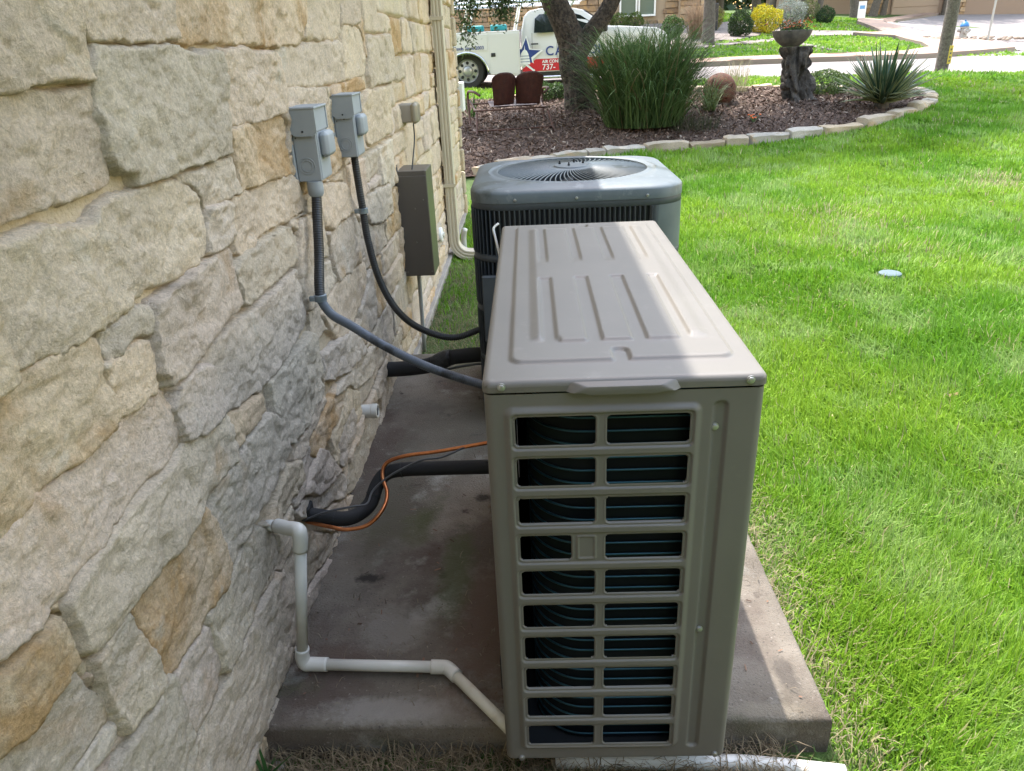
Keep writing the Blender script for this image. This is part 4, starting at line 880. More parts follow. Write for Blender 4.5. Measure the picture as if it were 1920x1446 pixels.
for x, z in ((-.42, .80), (-.462, .76), (-.47, .60), (-.408, .455), (-.527, .455)):
    b = MB(); b.lathe([(.004, 0), (.004, .002), (.002, .003)], 10); g = b.build('screw', m_steelbr, rb, True, 40); g.location = np.array((x, TY0-.003, z))-OR; g.rotation_euler = (math.pi/2, 0, 0)
b = MB(); b.tube([(-.535, TY0+.01, TZ1-.005), (-.535, TY0+.01, TZ1+.03)], .007, 8); g = b.build('hook', m_cable, rb); g.location = -OR
uc = [(-.490, 2.55, .438), (-.494, 2.55, .25), (-.500, 2.55, -.02)]
pipe_thing('conduit', uc, 0.0105, mat('pale_grey_pvc_conduit', (0.30, 0.32, 0.33), .5), 'straight grey plastic conduit rising from the soil to the bronze box', 'conduit', n=2)

# line sets, copper and cable
ls2, O_ = pipe_thing('insulated_pipe', [(-0.556, 1.78, 0.23), (-0.497, 1.78, 0.23), (-0.43, 1.77, 0.238), (-0.369, 1.76, 0.249), (-0.325, 1.755, 0.263)], 0.032, m_black, 'thick black insulated pipe from wall to the blue grey condenser', 'pipe', seg=18)
V, F = tube_arrays(catmull([(-.335, 1.755, .26), (-.315, 1.75, .268), (-.285, 1.75, .283), (-.262, 1.74, .292)], 4), [.033]*3+[.037]*4+[.036]*3+[.034]*3, 18)
link('tape_joint', np_mesh('tape_joint', np.array(V)-O_, [tuple(f) for f in F], True), mat('black_tape', (0.02, 0.02, 0.021), .45, bump=.5, bscale=90), ls2)
V, F = tube_arrays(catmull([(-.265, 1.74, .292), (-.2, 1.74, .298), (-.105, 1.74, .302)], 4), .031, 18); link('run', np_mesh('run', np.array(V)-O_, [tuple(f) for f in F], True), m_black, ls2)
V, F = tube_arrays(catmull([(-.30, 1.74, .235), (-.2, 1.72, .262), (-.105, 1.72, .27)], 4), .005, 8); link('liquid_line', np_mesh('liquid_line', np.array(V)-O_, [tuple(f) for f in F], True), m_cable, ls2)
ls1, O_ = pipe_thing('insulated_pipe', [(-0.555, 0.602, 0.322), (-0.509, 0.6, 0.314), (-0.453, 0.6, 0.304), (-0.417, 0.62, 0.300), (-0.386, 0.66, 0.309), (-0.371, 0.7, 0.341), (-0.348, 0.72, 0.366), (-0.304, 0.72, 0.380), (-0.199, 0.72, 0.382), (0.0, 0.72, 0.382)], 0.020, m_black, 'black insulated pipe bending out of the wall to the beige heat pump', 'pipe', seg=18)
b = MB(); b.bbox(-.552, -.530, .58, .625, .318, .352, .004); g = b.build('foam_collar', m_black, ls1); g.location = -O_
for p, q in (((-.47, .6, .307), (1, 0, -.1)), ((-.378, .68, .325), (.3, .5, .6)), ((-.30, .72, .380), (1, 0, .1))):
    b = MB(); b.lathe([(.0195, -.002), (.0215, -.002), (.0215, .002), (.0195, .002)], 18); g = b.build('zip_tie', m_dark, ls1); g.location = np.array(p)-O_; g.rotation_euler = Vector(q).to_track_quat('Z', 'Y').to_euler()
pipe_thing('copper_pipe', [(-0.545, 0.59, 0.305), (-0.475, 0.57, 0.300), (-0.432, 0.565, 0.294), (-0.376, 0.575, 0.300), (-0.337, 0.6, 0.331), (-0.334, 0.66, 0.343), (-0.350, 0.70, 0.372), (-0.340, 0.72, 0.402), (-0.285, 0.72, 0.424), (-0.18, 0.72, 0.437), (0.0, 0.72, 0.468)], 0.0055, m_copper, 'bare copper tube curving round the black pipe into the beige heat pump', 'pipe', seg=10)
pipe_thing('cable', [(-0.550, 0.58, 0.318), (-0.534, 0.575, 0.324), (-0.483, 0.570, 0.347), (-0.41, 0.572, 0.361), (-0.378, 0.6, 0.350), (-0.366, 0.64, 0.366), (-0.322, 0.655, 0.399), (-0.261, 0.66, 0.431), (-0.223, 0.66, 0.446), (-0.183, 0.68, 0.439), (-0.148, 0.7, 0.442), (-0.106, 0.72, 0.449), (0.0, 0.72, 0.464)], 0.003, m_cable, 'thin dark grey cable strapped along the bent black pipe', 'cable', seg=7)

# white drain line
dp = empty('drain_pipe', (-0.45, 0.28, 0.12), 'white plastic drain pipe dropping from the wall and running across the pad', 'pipe'); OD = np.array([-0.45, 0.28, 0.12])
def pv(name, path, r, m, n=6, cap=True):
    V, F = tube_arrays(catmull(path, n) if len(path) > 2 else np.array(path), r, 18, cap); return link(name, np_mesh(name, np.array(V)-OD, [tuple(f) for f in F], True), m, dp)
pt, pb = np.array((-0.447, 0.288, 0.488)), np.array((-0.495, 0.270, 0.131))
u = (pb-pt)/np.linalg.norm(pb-pt)
pv('stub', [(-.553, .36, .458), (-.515, .345, .466)], .0135, m_pvc)
pv('elbow', [(-.520, .348, .465), (-.485, .318, .478), tuple(pt+(-.006, .006, .002)), tuple(pt+u*.012), tuple(pt+u*.047)], .0165, m_pvc)
pv('pipe', [tuple(pt+u*.03), tuple(pb-u*.03)], .0134, m_pvc)
pv('elbow', [tuple(pb-u*.036), tuple(pb-u*.012), (-.488, .268, .122), (-.47, .268, .120), (-.435, .2665, .1195)], .0168, m_pvc)
pv('pipe', [(-.45, .267, .1195), (-.14, .252, .1185)], .0134, m_pvc)
pv('elbow', [(-.185, .254, .1188), (-.155, .2525, .1188), (-.142, .246, .1188), (-.122, .224, .1182)], .0166, m_pvc)
pv('pipe', [(-.135, .238, .1186), (.03, .052, .1120)], .0133, m_pvc_dirty)
pipe_thing('drain_pipe', [(0.10, 0.066, 0.034), (0.396, 0.062, 0.028), (0.52, 0.058, 0.026), (0.708, 0.036, 0.022)], 0.0165, m_pvc, 'white plastic pipe lying on the grass at the foot of the pad, partly sunlit', 'pipe', n=4, seg=18)
cp = empty('pipe_cap', (-.53, 1.305, .274), 'short white capped pipe stub sticking out of the stone wall', 'pipe cap'); OC = np.array([-.53, 1.305, .274])
b = MB(); b.lathe([(.024, -.02), (.025, .022), (.0265, .024), (.0265, .042), (.024, .044), (.0205, .044), (.019, .038), (.002, .038)], 24, axis='x'); g = b.build('cap', m_pvc, cp, True, 35)
b = MB(); b.bbox(.0385, .043, -.004, .004, -.017, .017, .001); b.bbox(.0385, .043, -.017, .017, -.004, .004, .001); g = b.build('wrench_cross', m_cable, cp)
vc = empty('vent_cover', (-.53, 3.84, .31), 'small white round cover on the wall just left of the downspout', 'vent cover')
b = MB(); b.lathe([(.05, -.02), (.05, .012), (.045, .018), (.02, .02), (.002, .02)], 20, axis='x'); b.build('disc', m_white, vc, True, 35); b = MB(); b.lathe([(.02, .018), (.018, .03), (.002, .031)], 14, axis='x'); b.build('centre', m_pvc, vc, True, 35)

# downspout with ribbed faces and an elbow kicking out at the foot
ds = empty('downspout', (-.47, 4.36, 0), 'almond painted rectangular downspout with ribbed faces at the wall end', 'downspout'); OS = np.array([-.47, 4.36, 0])
def ds_prof():
    w, d = 0.050, 0.034; P = []          # w along y, d along x (half sizes); corrugated
    for (x0, y0, x1, y1) in ((-d, -w, d, -w), (d, -w, d, w), (d, w, -d, w), (-d, w, -d, -w)):
        L = math.hypot(x1-x0, y1-y0); ux, uy = (x1-x0)/L, (y1-y0)/L; nx_, ny_ = uy, -ux
        for k in range(25):
            t = k/25; e = -0.0042*max(0, math.sin(t*math.pi*6)) if 0.08 < t < 0.92 else 0
            if t < .04: e = -.004
            P.append((x0+ux*L*t+nx_*e, y0+uy*L*t+ny_*e))
    return np.array(P)
dpf = ds_prof()
def sweep(path, prof, k=1.0):
    V = []; n = len(prof); P = np.array(path, float); T = np.gradient(P, axis=0); T /= np.linalg.norm(T, axis=1)[:, None]
    for p, t in zip(P, T):
        yv = np.array([0, 1.0, 0]); yv = yv-t*(yv@t); yv /= np.linalg.norm(yv); xv = np.cross(yv, t)*-1
        if xv[0] < 0 and abs(t[2]) > .5: xv = -xv
        for a, b_ in prof: V.append(p+k*(a*xv+b_*yv))
    F = [(i*n+q, i*n+(q+1) % n, (i+1)*n+(q+1) % n, (i+1)*n+q) for i in range(len(P)-1) for q in range(n)]; F += [tuple(range(n))[::-1], tuple((len(P)-1)*n+q for q in range(n))]
    return np.array(V), F
DX, DY = -0.492, 4.36
V, F = sweep([(DX, DY, 2.40), (DX, DY, 1.2), (DX, DY, 0.40)], dpf); me = np_mesh('pipe', V-OS, F, True); me.set_sharp_from_angle(angle=math.radians(40)); link('pipe', me, m_downspout, ds)
V, F = sweep([(DX, DY, 0.46), (DX, DY, 0.30), (DX, DY, 0.14)], dpf, 1.045); me = np_mesh('sleeve', V-OS, F, True); me.set_sharp_from_angle(angle=math.radians(40)); link('sleeve', me, m_downspout, ds)
arc = [(DX+.115*(1-math.cos(a)), DY, .15-.115*math.sin(a)) for a in np.linspace(0, math.radians(85), 9)]
arc += [(arc[-1][0]+.13, DY, arc[-1][2]-.008)]
V, F = sweep(arc, dpf, 1.03); me = np_mesh('elbow', V-OS, F, True); me.set_sharp_from_angle(angle=math.radians(40)); link('elbow', me, m_downspout, ds)
for z in (0.55, 1.62):
    b = MB(); b.bbox(DX-.06, DX+.043, DY-.058, DY-.054, z-.012, z+.012, .001); g = b.build('bracket', m_downspout, ds); g.location = -OS
sb = tag(None or MB().bbox(-.60, -.485, 5.93, 6.12, .92, 1.16, .006).build('trim_block', m_white), 'pale painted trim block jutting out behind the downspout', 'trim block')
st = MB(); st.tube(catmull([(-.445, 4.62, -.02), (-.445, 4.62, .10), (-.430, 4.60, .17)], 5), .021, 14); tag(st.build('cleanout_pipe', m_pvc, None, True), 'short pale pipe stub standing in the grass behind the downspout elbow', 'pipe stub')
# white wire hook at the back of the heat pump
V, F = tube_arrays(catmull([(-.004, 1.00, .845), (-.010, 1.02, .90), (-.022, 1.06, .945), (-.026, 1.075, .965), (-.012, 1.09, .975)], 6), .0035, 8)
o = link('white_wire', np_mesh('white_wire', V, [tuple(f) for f in F], True), m_pvc); tag(o, 'thin white looped wire at the back left edge of the heat pump lid', 'wire')
# round cover in the lawn
b = MB(); b.lathe([(.068, -.03), (.068, .012), (.063, .016), (.05, .018), (.002, .019)], 28, (2.355, 3.552, 0.012)); tag(b.build('lawn_cover', mat('pale_blue_plastic', (0.085, 0.125, 0.142), .7), None, True, 35), 'round pale blue grey utility cover set flush in the lawn', 'utility cover')

# ------------------------------------------------------------------ grass and loose litter
m_blade = mat('grass_blades', (0.1, 0.2, 0.03), 0.62, vcol=True, trans=0.42, spec=0.28)
m_chip = mat('loose_litter', (0.1, 0.06, 0.04), 0.9, vcol=True)

def blades(name, P, Lh, Wd, lean, head, colr, curl=0.5):
    n = len(P); d = np.c_[np.cos(head), np.sin(head), np.zeros(n)]; sd = np.c_[-np.sin(head), np.cos(head), np.zeros(n)]
    up = np.array([0, 0, 1.0])
    a1 = lean*0.5; a2 = lean*(1+curl)
    p1 = P+(d*np.sin(a1)[:, None]+up*np.cos(a1)[:, None])*(Lh*.5)[:, None]
    p2 = p1+(d*np.sin(a2)[:, None]+up*np.cos(a2)[:, None])*(Lh*.5)[:, None]
    w = (Wd*.5)[:, None]*sd
    V = np.stack([P-w, P+w, p1-w*.85, p1+w*.85, p2], 1).reshape(-1, 3)
    b = (np.arange(n)*5)[:, None]
    F = np.concatenate([b+np.array([0, 1, 3]), b+np.array([0, 3, 2]), b+np.array([2, 3, 4])])
    o = link(name, np_mesh(name, V, F, False, np.repeat(colr, 5, 0)), m_blade); tag(o, kind='stuff'); return o

bedP = GROUND['bed']
def lawn_pts(n, x0, x1, y0, y1, dens):
    out = []
    m = 0
    while m < n:
        q = rng.random((n*2, 2))*np.array([x1-x0, y1-y0])+np.array([x0, y0])
        q = q[rng.random(len(q)) < dens(q[:, 0], q[:, 1])]; out.append(q); m += len(q)
    return np.concatenate(out)[:n]
def d_cam(x, y): return np.hypot(x-.084, y+1.04)
def frustum(x, y, mar=0.25):
    # a wide wedge in front of the camera, with room for a step to either side
    return (x < 1.35+0.82*(y+1.04)) & (y > -1.0)
def lawn_cols(x, y, n):
    big = fbm(x*.9, y*.9, 0, 3, 51); mid = fbm(x*3.5, y*3.5, 0, 3, 52)
    g = np.array([0.125, 0.285, 0.018]); g2 = np.array([0.225, 0.375, 0.028]); g3 = np.array([0.285, 0.41, 0.125]); dry = np.array([0.46, 0.42, 0.22])
    k = np.clip(.55+big*1.5+rng.normal(0, .25, n), 0, 1)[:, None]; c = g*(1-k)+g2*k
    k3 = (np.clip(mid*1.6+rng.normal(0, .3, n)-.15, 0, 1))[:, None]; c = c*(1-k3)+g3*k3
    pd = 0.022+0.34*np.exp(-np.maximum(x-.70, 0)/.16)*(y > -.2)*(y < 2.6)*(.35+.65*np.clip(.5+mid, 0, 1))+.55*np.exp(-((x-4.55)**2+(y-6.2)**2)/.10)+.3*np.exp(-((x-2.6)**2+(y-5.2)**2)/.15)+.25*np.clip(fbm(x*1.7, y*1.7, 0, 3, 57)-.18, 0, 1)
    isd = rng.random(n) < pd
    c[isd] = dry*rng.uniform(.6, 1.1, (isd.sum(), 1))
    c *= rng.uniform(.78, 1.2, (n, 1)); return c
def make_lawn(name, n, x0, x1, y0, y1, dens, L0, w0, lean0=.55):
    q = lawn_pts(n, x0, x1, y0, y1, dens); x, y = q[:, 0], q[:, 1]; d = d_cam(x, y)
    z = H(x, y)-.004
    mow = np.sin((x*.55+y*.35)*2.2+2*fbm(x*.8, y*.8, 0, 2, 61))
    tuft = np.clip(fbm(x*2.6, y*2.6, 0, 3, 55)*2.0, -.7, 1.0)
    L = L0*(1+.35*tuft)*rng.uniform(.6, 1.35, n)*np.where((x < 1.0) & (x > .6), .35+.65*sstep(.70, 1.0, x), 1); W = w0*rng.uniform(.7, 1.3, n)*np.clip(d/2.2, 1, 5)**.8
    hd = rng.uniform(0, 2*math.pi, n); swirl = 2.6*fbm(x*1.1, y*1.1, 0, 3, 56)+1.2
    use = rng.random(n) < .55; hd = np.where(use, swirl+rng.normal(0, .6, n)+np.where(mow > 0, 0, .9), hd)
    ln = np.clip(lean0+rng.normal(0, .42, n), .03, 1.45)
    return blades(name, np.c_[x, y, z], L, W, ln, hd, lawn_cols(x, y, n), .55)
def dens_main(x, y):
    d = d_cam(x, y); p = np.clip((1.6/np.maximum(d, 1.6))**1.35, 0, 1)
    ok = frustum(x, y) & ~((x < .712) & (y > .10) & (y < 2.30)) & ~((x < .70) & (y <= .10)) & (poly_sd(x, y, bedP) < -.10)
    ok &= ~((x < .70) & (y < 2.35))
    thin = np.where((x < .95) & (y < 2.5), .35+.65*sstep(.70, .95, x), 1)
    ok &= np.hypot(x-2.355, y-3.552) > .10
    return p*ok*thin
make_lawn('grass', 400000, .6, 11.5, -.95, 12.5, dens_main, .074, .0041)
def dens_strip(x, y):
    ok = (x < .75) & (x > -.52) & (y > 2.29) & (poly_sd(x, y, bedP) < -.08)
    return ok*np.clip(.25+.75*sstep(3.0, 4.5, y)+.5*fbm(x*4, y*4, 0, 2, 77), .05, 1)
make_lawn('grass', 26000, -.52, .75, 2.29, 8.6, dens_strip, .045, .0042)
def dens_behind(x, y):      # verge between the bed and the street, and lawn right of the bed
    return (poly_sd(x, y, bedP) < -.08)*(poly_sd(x, y, GROUND['road_near']) < -.1)*1.0
make_lawn('grass', 46000, -3, 15, 10.2, 17.0, dens_behind, .075, .013)
def dens_far(x, y):
    ok = (poly_sd(x, y, GROUND['walk']) < -.05) & (poly_sd(x, y, GROUND['gravel']) < -.05) & (poly_sd(x, y, GROUND['road_up']) < -.05) & (y > 20.6) & (x < 13.6+.36*np.maximum(y-30, 0))
    return ok*1.0
make_lawn('grass', 42000, -2, 24, 20.3, 50, dens_far, .08, .020)

# thin dry grass, straw and clippings round the pad
def straw(name, n, fn, L0, colA, colB, zoff=0.002, up=.25):
    P = fn(n); n = len(P); hd = rng.uniform(0, 2*math.pi, n); L = L0*rng.uniform(.4, 1.4, n); ln = np.clip(rng.normal(1.35, up, n), .3, 1.54)
    k = rng.random((n, 1)); c = (np.array(colA)*(1-k)+np.array(colB)*k)*rng.uniform(.6, 1.2, (n, 1))
    o = blades(name, P+np.array([0, 0, zoff]), L, np.full(n, .0021)*rng.uniform(.7, 1.5, n), ln, hd, c, .1); return o
def f_front(n): x = rng.uniform(-.56, .60, n); y = rng.uniform(-.45, .115, n); k = (y < .108); return np.c_[x, y, np.zeros(n)+.002*rng.random(n)*10][k]
straw('dry_clippings', 15000, f_front, .062, (0.20, 0.15, 0.095), (0.34, 0.27, 0.17), .004)
def f_back(n): return np.c_[rng.uniform(-.52, -.05, n), rng.uniform(2.28, 4.2, n), np.zeros(n)]
straw('dry_clippings', 5000, f_back, .045, (0.22, 0.19, 0.10), (0.33, 0.27, 0.17), .004)
def f_edge(n):
    x = .705+np.abs(rng.normal(0, .09, n)); y = rng.uniform(-.1, 2.35, n); return np.c_[x, y, np.zeros(n)]
straw('dry_clippings', 1900, f_edge, .05, (0.26, 0.22, 0.12), (0.46, 0.38, 0.24), .004, .35)
def f_pad(n):
    x = rng.uniform(-.53, .69, n); y = rng.uniform(.12, 2.2, n)
    k = (fbm(x*3, y*3, 0, 3, 91) > .08) & ((x < .0) | (x > .44)) | ((y < .2) & (rng.random(n) < .35)); return np.c_[x, y, np.full(n, .1025)][k]
straw('pad_litter', 1900, f_pad, .022, (0.13, 0.10, 0.07), (0.25, 0.21, 0.15), .001, .10)
def f_sprout(n): return np.c_[rng.uniform(-.5, .95, n), rng.uniform(-.3, .10, n), np.zeros(n)]
P = f_sprout(2600); n = len(P); blades('sprouting_grass', P, .05*rng.uniform(.5, 1.3, n), np.full(n, .003), np.clip(rng.normal(.6, .3, n), 0, 1.3), rng.uniform(0, 6.28, n), np.array([[.07, .13, .03]])*rng.uniform(.6, 1.4, (n, 1)))
# a green weed at the foot of the wall
P = np.array([[-.520, .035, 0.0]]*7)+rng.normal(0, .006, (7, 3))*[1, 1, 0]
o = blades('weed', P, np.array([.13, .11, .15, .09, .12, .10, .08]), np.full(7, .009), np.array([.3, .6, .45, .9, .7, .2, 1.0]), np.array([2.2, 3.0, 2.6, 1.4, .5, -.6, 4.0]), np.array([[.03, .085, .02]])*rng.uniform(.8, 1.3, (7, 1)))
del o['kind']; tag(o, 'small dark green weed with strap leaves at the foot of the wall', 'weed')

def chips(name, x, y, z, s, cols, tilt=.5):
    n = len(x); a = rng.uniform(0, 6.28, n); t1 = rng.normal(0, tilt, n); t2 = rng.normal(0, tilt, n)
    u = np.c_[np.cos(a)*np.cos(t1), np.sin(a)*np.cos(t1), np.sin(t1)]; v = np.c_[-np.sin(a)*np.cos(t2), np.cos(a)*np.cos(t2), np.sin(t2)]
    L = (s*rng.uniform(.6, 1.6, n))[:, None]; W = (s*rng.uniform(.2, .5, n))[:, None]; C0 = np.c_[x, y, z]
    V = np.stack([C0-u*L-v*W*.6, C0+u*L*.8-v*W, C0+u*L+v*W*.5, C0-u*L*.7+v*W], 1).reshape(-1, 3)
    o = link(name, np_mesh(name, V, (np.arange(n)*4)[:, None]+np.arange(4), False, np.repeat(cols, 4, 0)), m_chip); return tag(o, kind='stuff')
n = 52000; x = rng.uniform(-1.3, 6.5, n); y = rng.uniform(7.4, 13.7, n); k = poly_sd(x, y, bedP) > .06; x, y = x[k], y[k]; n = len(x)
kk = rng.random((n, 1)); c = (np.array([.066, .039, .028])*(1-kk)+np.array([.180, .118, .088])*kk)*rng.uniform(.6, 1.3, (n, 1)); c[rng.random(n) < .06] = (.36, .29, .23)
chips('mulch_chips', x, y, H(x, y)+.04+.025*fbm(x*1.5, y*1.5, 0, 3, 5)+rng.uniform(-.01, .02, n), rng.uniform(.012, .034, n), c)
n = 300; x = rng.uniform(-.5, .68, n); y = rng.uniform(.13, 2.2, n); c = np.array([[.10, .055, .035]])*rng.uniform(.5, 2.2, (n, 1)); chips('fallen_leaves', x, y, np.full(n, .104), rng.uniform(.003, .008, n), c, .15)
n = 9; x = rng.uniform(.9, 6, n); y = rng.uniform(0, 8, n); c = np.array([[.42, .26, .14]])*rng.uniform(.6, 1.3, (n, 1)); chips('fallen_leaves', x, y, H(x, y)+.05, rng.uniform(.012, .025, n), c, .4)

# ------------------------------------------------------------------ foliage helpers
m_leaf = mat('leaves', (.06, .1, .03), 0.55, vcol=True, trans=0.35, spec=0.4)
m_bark = mat('oak_bark', (0.085, 0.066, 0.052), 0.95, col2=(0.032, 0.025, 0.021), scale=22, lo=.42, hi=.58, bump=1.0, bscale=26, bdist=0.05, spots=[(6., .60, .7, (0.13, 0.118, 0.10))])
m_bark2 = mat('grey_bark', (0.12, 0.105, 0.09), 0.95, col2=(0.07, 0.06, 0.052), scale=12, bump=1.0, bscale=18, bdist=0.04)
def leaf_mesh(name, P, size, cols, aspect=.5, droop=0.0, parent=None, O=(0, 0, 0), m=None):
    n = len(P); a = rng.normal(0, 1, (n, 3)); a[:, 2] -= droop; a /= np.linalg.norm(a, axis=1)[:, None]
    b = np.cross(a, rng.normal(0, 1, (n, 3))); b /= np.linalg.norm(b, axis=1)[:, None]; nn = np.cross(a, b)
    s = (size*rng.uniform(.65, 1.35, n))[:, None]
    V = np.stack([P-a*s*.5, P+b*s*aspect*.5+nn*s*.06, P+a*s*.5, P-b*s*aspect*.5+nn*s*.06], 1).reshape(-1, 3)-np.asarray(O)
    o = link(name, np_mesh(name, V, (np.arange(n)*4)[:, None]+np.arange(4), False, np.repeat(cols, 4, 0)), m or m_leaf, parent); return o
def cols_for(n, base, var=.3, alt=None, pa=.3):
    c = np.array([base])*rng.uniform(1-var, 1+var, (n, 1))*rng.uniform(.93, 1.07, (n, 3))
    if alt is not None: k = rng.random(n) < pa; c[k] = np.array(alt)*rng.uniform(1-var, 1+var, (k.sum(), 1))
    return c
def clump_pts(n, c, r, k, cr, shell=.55):
    """points gathered in k clusters inside an ellipsoid"""
    c = np.array(c); r = np.array(r); q = rng.normal(0, 1, (k, 3)); q /= np.linalg.norm(q, axis=1)[:, None]; q *= (shell+(1-shell)*rng.random((k, 1)))
    cc = c+q*r; i = rng.integers(0, k, n); return cc[i]+rng.normal(0, 1, (n, 3))*cr
def bush(name, x, y, r, h, base, label, n=2600, size=.05, alt=None, grp=None, cat='shrub', flat=1.0, z=None):
    z = float(H(x, y)) if z is None else z; t = empty(name, (x, y, z), label, cat, grp)
    n = int(n*2.2); size = size*.85
    u = rng.normal(0, 1, (n, 3)); u /= np.linalg.norm(u, axis=1)[:, None]; u[:, 2] = np.where(u[:, 2] < 0, u[:, 2]*.92, u[:, 2])
    lump = 1+.22*vnoise(u[:, 0]*2.2+x, u[:, 1]*2.2+y, u[:, 2]*2.2, 3)+.10*vnoise(u[:, 0]*6+x, u[:, 1]*6+y, u[:, 2]*6, 4)
    rad = lump*(1-.28*rng.random(n)**2)
    P = u*rad[:, None]*np.array([r, r*flat, h*.55])+np.array([0, 0, h*.5]); P[:, 2] = np.maximum(P[:, 2], .03)
    leaf_mesh('foliage', P, size, cols_for(n, base, .35, alt), .6, parent=t)
    b = MB(); b.tube([(0, 0, -.05), (0.02, 0, h*.3), (0, .01, h*.6)], [.05, .04, .02], 7)
    for k in range(5): a = k*1.26; b.tube([(0, 0, h*.1), (r*.35*math.cos(a), r*.35*math.sin(a), h*.4), (r*.6*math.cos(a), r*.6*math.sin(a), h*.65)], [.03, .02, .008], 5)
    b.build('stem', m_bark2, t); return t

def trunk_mesh(path, r, seg=18, seed=0, amp=.09, flare=.0):
    P = catmull(path, 16 if seg > 15 else 7); n = len(P); rr = np.interp(np.linspace(0, 1, n), np.linspace(0, 1, len(r)), r)
    V, F = tube_arrays(P, rr, seg, True); V = np.array(V); C = np.repeat(P, seg, 0); D = V-C
    U_ = D/(np.linalg.norm(D, axis=1)[:, None]+1e-9); q_ = fbm(U_[:, 0]*4.5+U_[:, 2], U_[:, 1]*4.5, V[:, 2]*3.0+seed, 3, 72)
    k = 1+amp*fbm(V[:, 0]*5, V[:, 1]*5, V[:, 2]*2.2+seed, 3, 71)-amp*1.1*np.clip(1-np.abs(q_)*5, 0, 1)
    return C+D*k[:, None], F

# ------------------------------------------------------------------ oak by the bed
oak = empty('oak_tree', (.9, 11.5, .42), 'forked oak with rough dark bark in the mulch bed, beside the tall grass clump', 'tree'); OO = np.array([.9, 11.5, .42])
def add_limb(path, r, name='limb', par=oak, O=OO, seg=16, m=m_bark, seed=1, amp=.11):
    V, F = trunk_mesh(path, r, seg, seed, amp); return link(name, np_mesh(name, V-O, [tuple(f) for f in F], True), m, par)
add_limb([(.95, 11.5, .30), (.93, 11.5, .50), (.87, 11.5, .85), (.80, 11.5, 1.15), (.80, 11.5, 1.38), (.72, 11.5, 1.62), (.62, 11.52, 1.85), (.48, 11.55, 2.1), (.30, 11.6, 2.6), (.05, 11.6, 3.4), (-.2, 11.6, 4.4)], [.36, .27, .225, .22, .225, .205, .19, .18, .165, .13, .08], 'trunk', seg=60)
add_limb([(.84, 11.5, 1.20), (.98, 11.5, 1.42), (1.14, 11.48, 1.62), (1.30, 11.46, 1.82), (1.46, 11.45, 2.1), (1.75, 11.4, 2.7), (2.3, 11.4, 3.4), (3.1, 11.5, 4.0)], [.16, .15, .135, .125, .12, .11, .09, .05], seg=44)
for p in ([(.2, 11.6, 2.8), (-.6, 11.2, 3.3), (-1.5, 10.9, 3.7)], [(1.7, 11.4, 2.6), (1.9, 12.2, 3.4), (2.6, 12.9, 4.2)], [(2.2, 11.4, 3.3), (3.6, 11.2, 3.9), (5.0, 11.5, 4.5)], [(0, 11.6, 3.3), (.3, 12.5, 4.0), (.2, 13.2, 4.9)], [(2.8, 11.5, 3.8), (4.2, 12.2, 4.7), (5.8, 12.6, 5.2)], [(.1, 11.6, 2.9), (-.2, 11.0, 2.9), (-.55, 10.7, 2.55), (-.7, 10.6, 2.15)]):
    add_limb(p, [.07, .05, .02], seg=9)
G1, G2 = (.045, .085, .022), (.075, .125, .03)
Pc = np.concatenate([clump_pts(15000, (.6, 10.6, 4.5), (1.9, 1.4, .9), 60, .27), clump_pts(15000, (2.7, 10.8, 4.6), (2.0, 1.0, .8), 60, .26), clump_pts(14000, (4.7, 11.7, 4.8), (1.9, 1.0, .8), 50, .27), clump_pts(14000, (7.2, 13.9, 5.3), (2.3, 1.4, .9), 50, .28), clump_pts(5000, (.4, 12.6, 4.8), (2.2, 1.2, .9), 30, .28), clump_pts(6000, (-1.8, 11.0, 4.2), (1.8, 1.8, .9), 40, .26)])
Pc = Pc[Pc[:, 2] > 3.0]; n = len(Pc)
leaf_mesh('crown', Pc, .14, cols_for(n, G1, .35, G2, .35), .5, parent=oak, O=OO)
# low hanging twigs in front of the truck
br = []; tw = []
for (x, y, z, dx, dz, L) in [(-.75, 10.6, 2.35, .10, -.75, .5), (-.55, 10.6, 2.3, .25, -.62, .62), (-.35, 10.55, 2.3, .3, -.5, .5), (-.15, 10.5, 2.25, .35, -.35, .45), (-.95, 10.6, 2.3, -.05, -.5, .5), (-.62, 10.65, 2.1, -.12, -.66, .72), (0.0, 10.6, 2.3, .4, -.45, .3), (-.82, 10.5, 2.12, .06, -.72, .66), (-.45, 10.7, 2.2, .28, -.5, .55), (-1.05, 10.55, 2.15, .02, -.5, .4), (-.3, 10.6, 2.15, .1, -.6, .5)]:
    pts = catmull([(x, y, z+.25), (x+dx*.3, y-.02, z+.02), (x+dx*.7, y-.04, z+dz*.45), (x+dx, y-.03, z+dz*L*1.25)], 6); tw.append(pts)
    for p in pts[2:]: br.append(p+rng.normal(0, .085, (20, 3)))
b = MB()
for p in tw: b.tube(p, np.linspace(.009, .003, len(p)), 5)
g = b.build('twigs', m_bark2, oak); g.location = -OO
br = np.concatenate(br); leaf_mesh('low_foliage', br, .062, cols_for(len(br), (.05, .085, .028), .4, (.09, .12, .05), .25), .36, .5, parent=oak, O=OO)

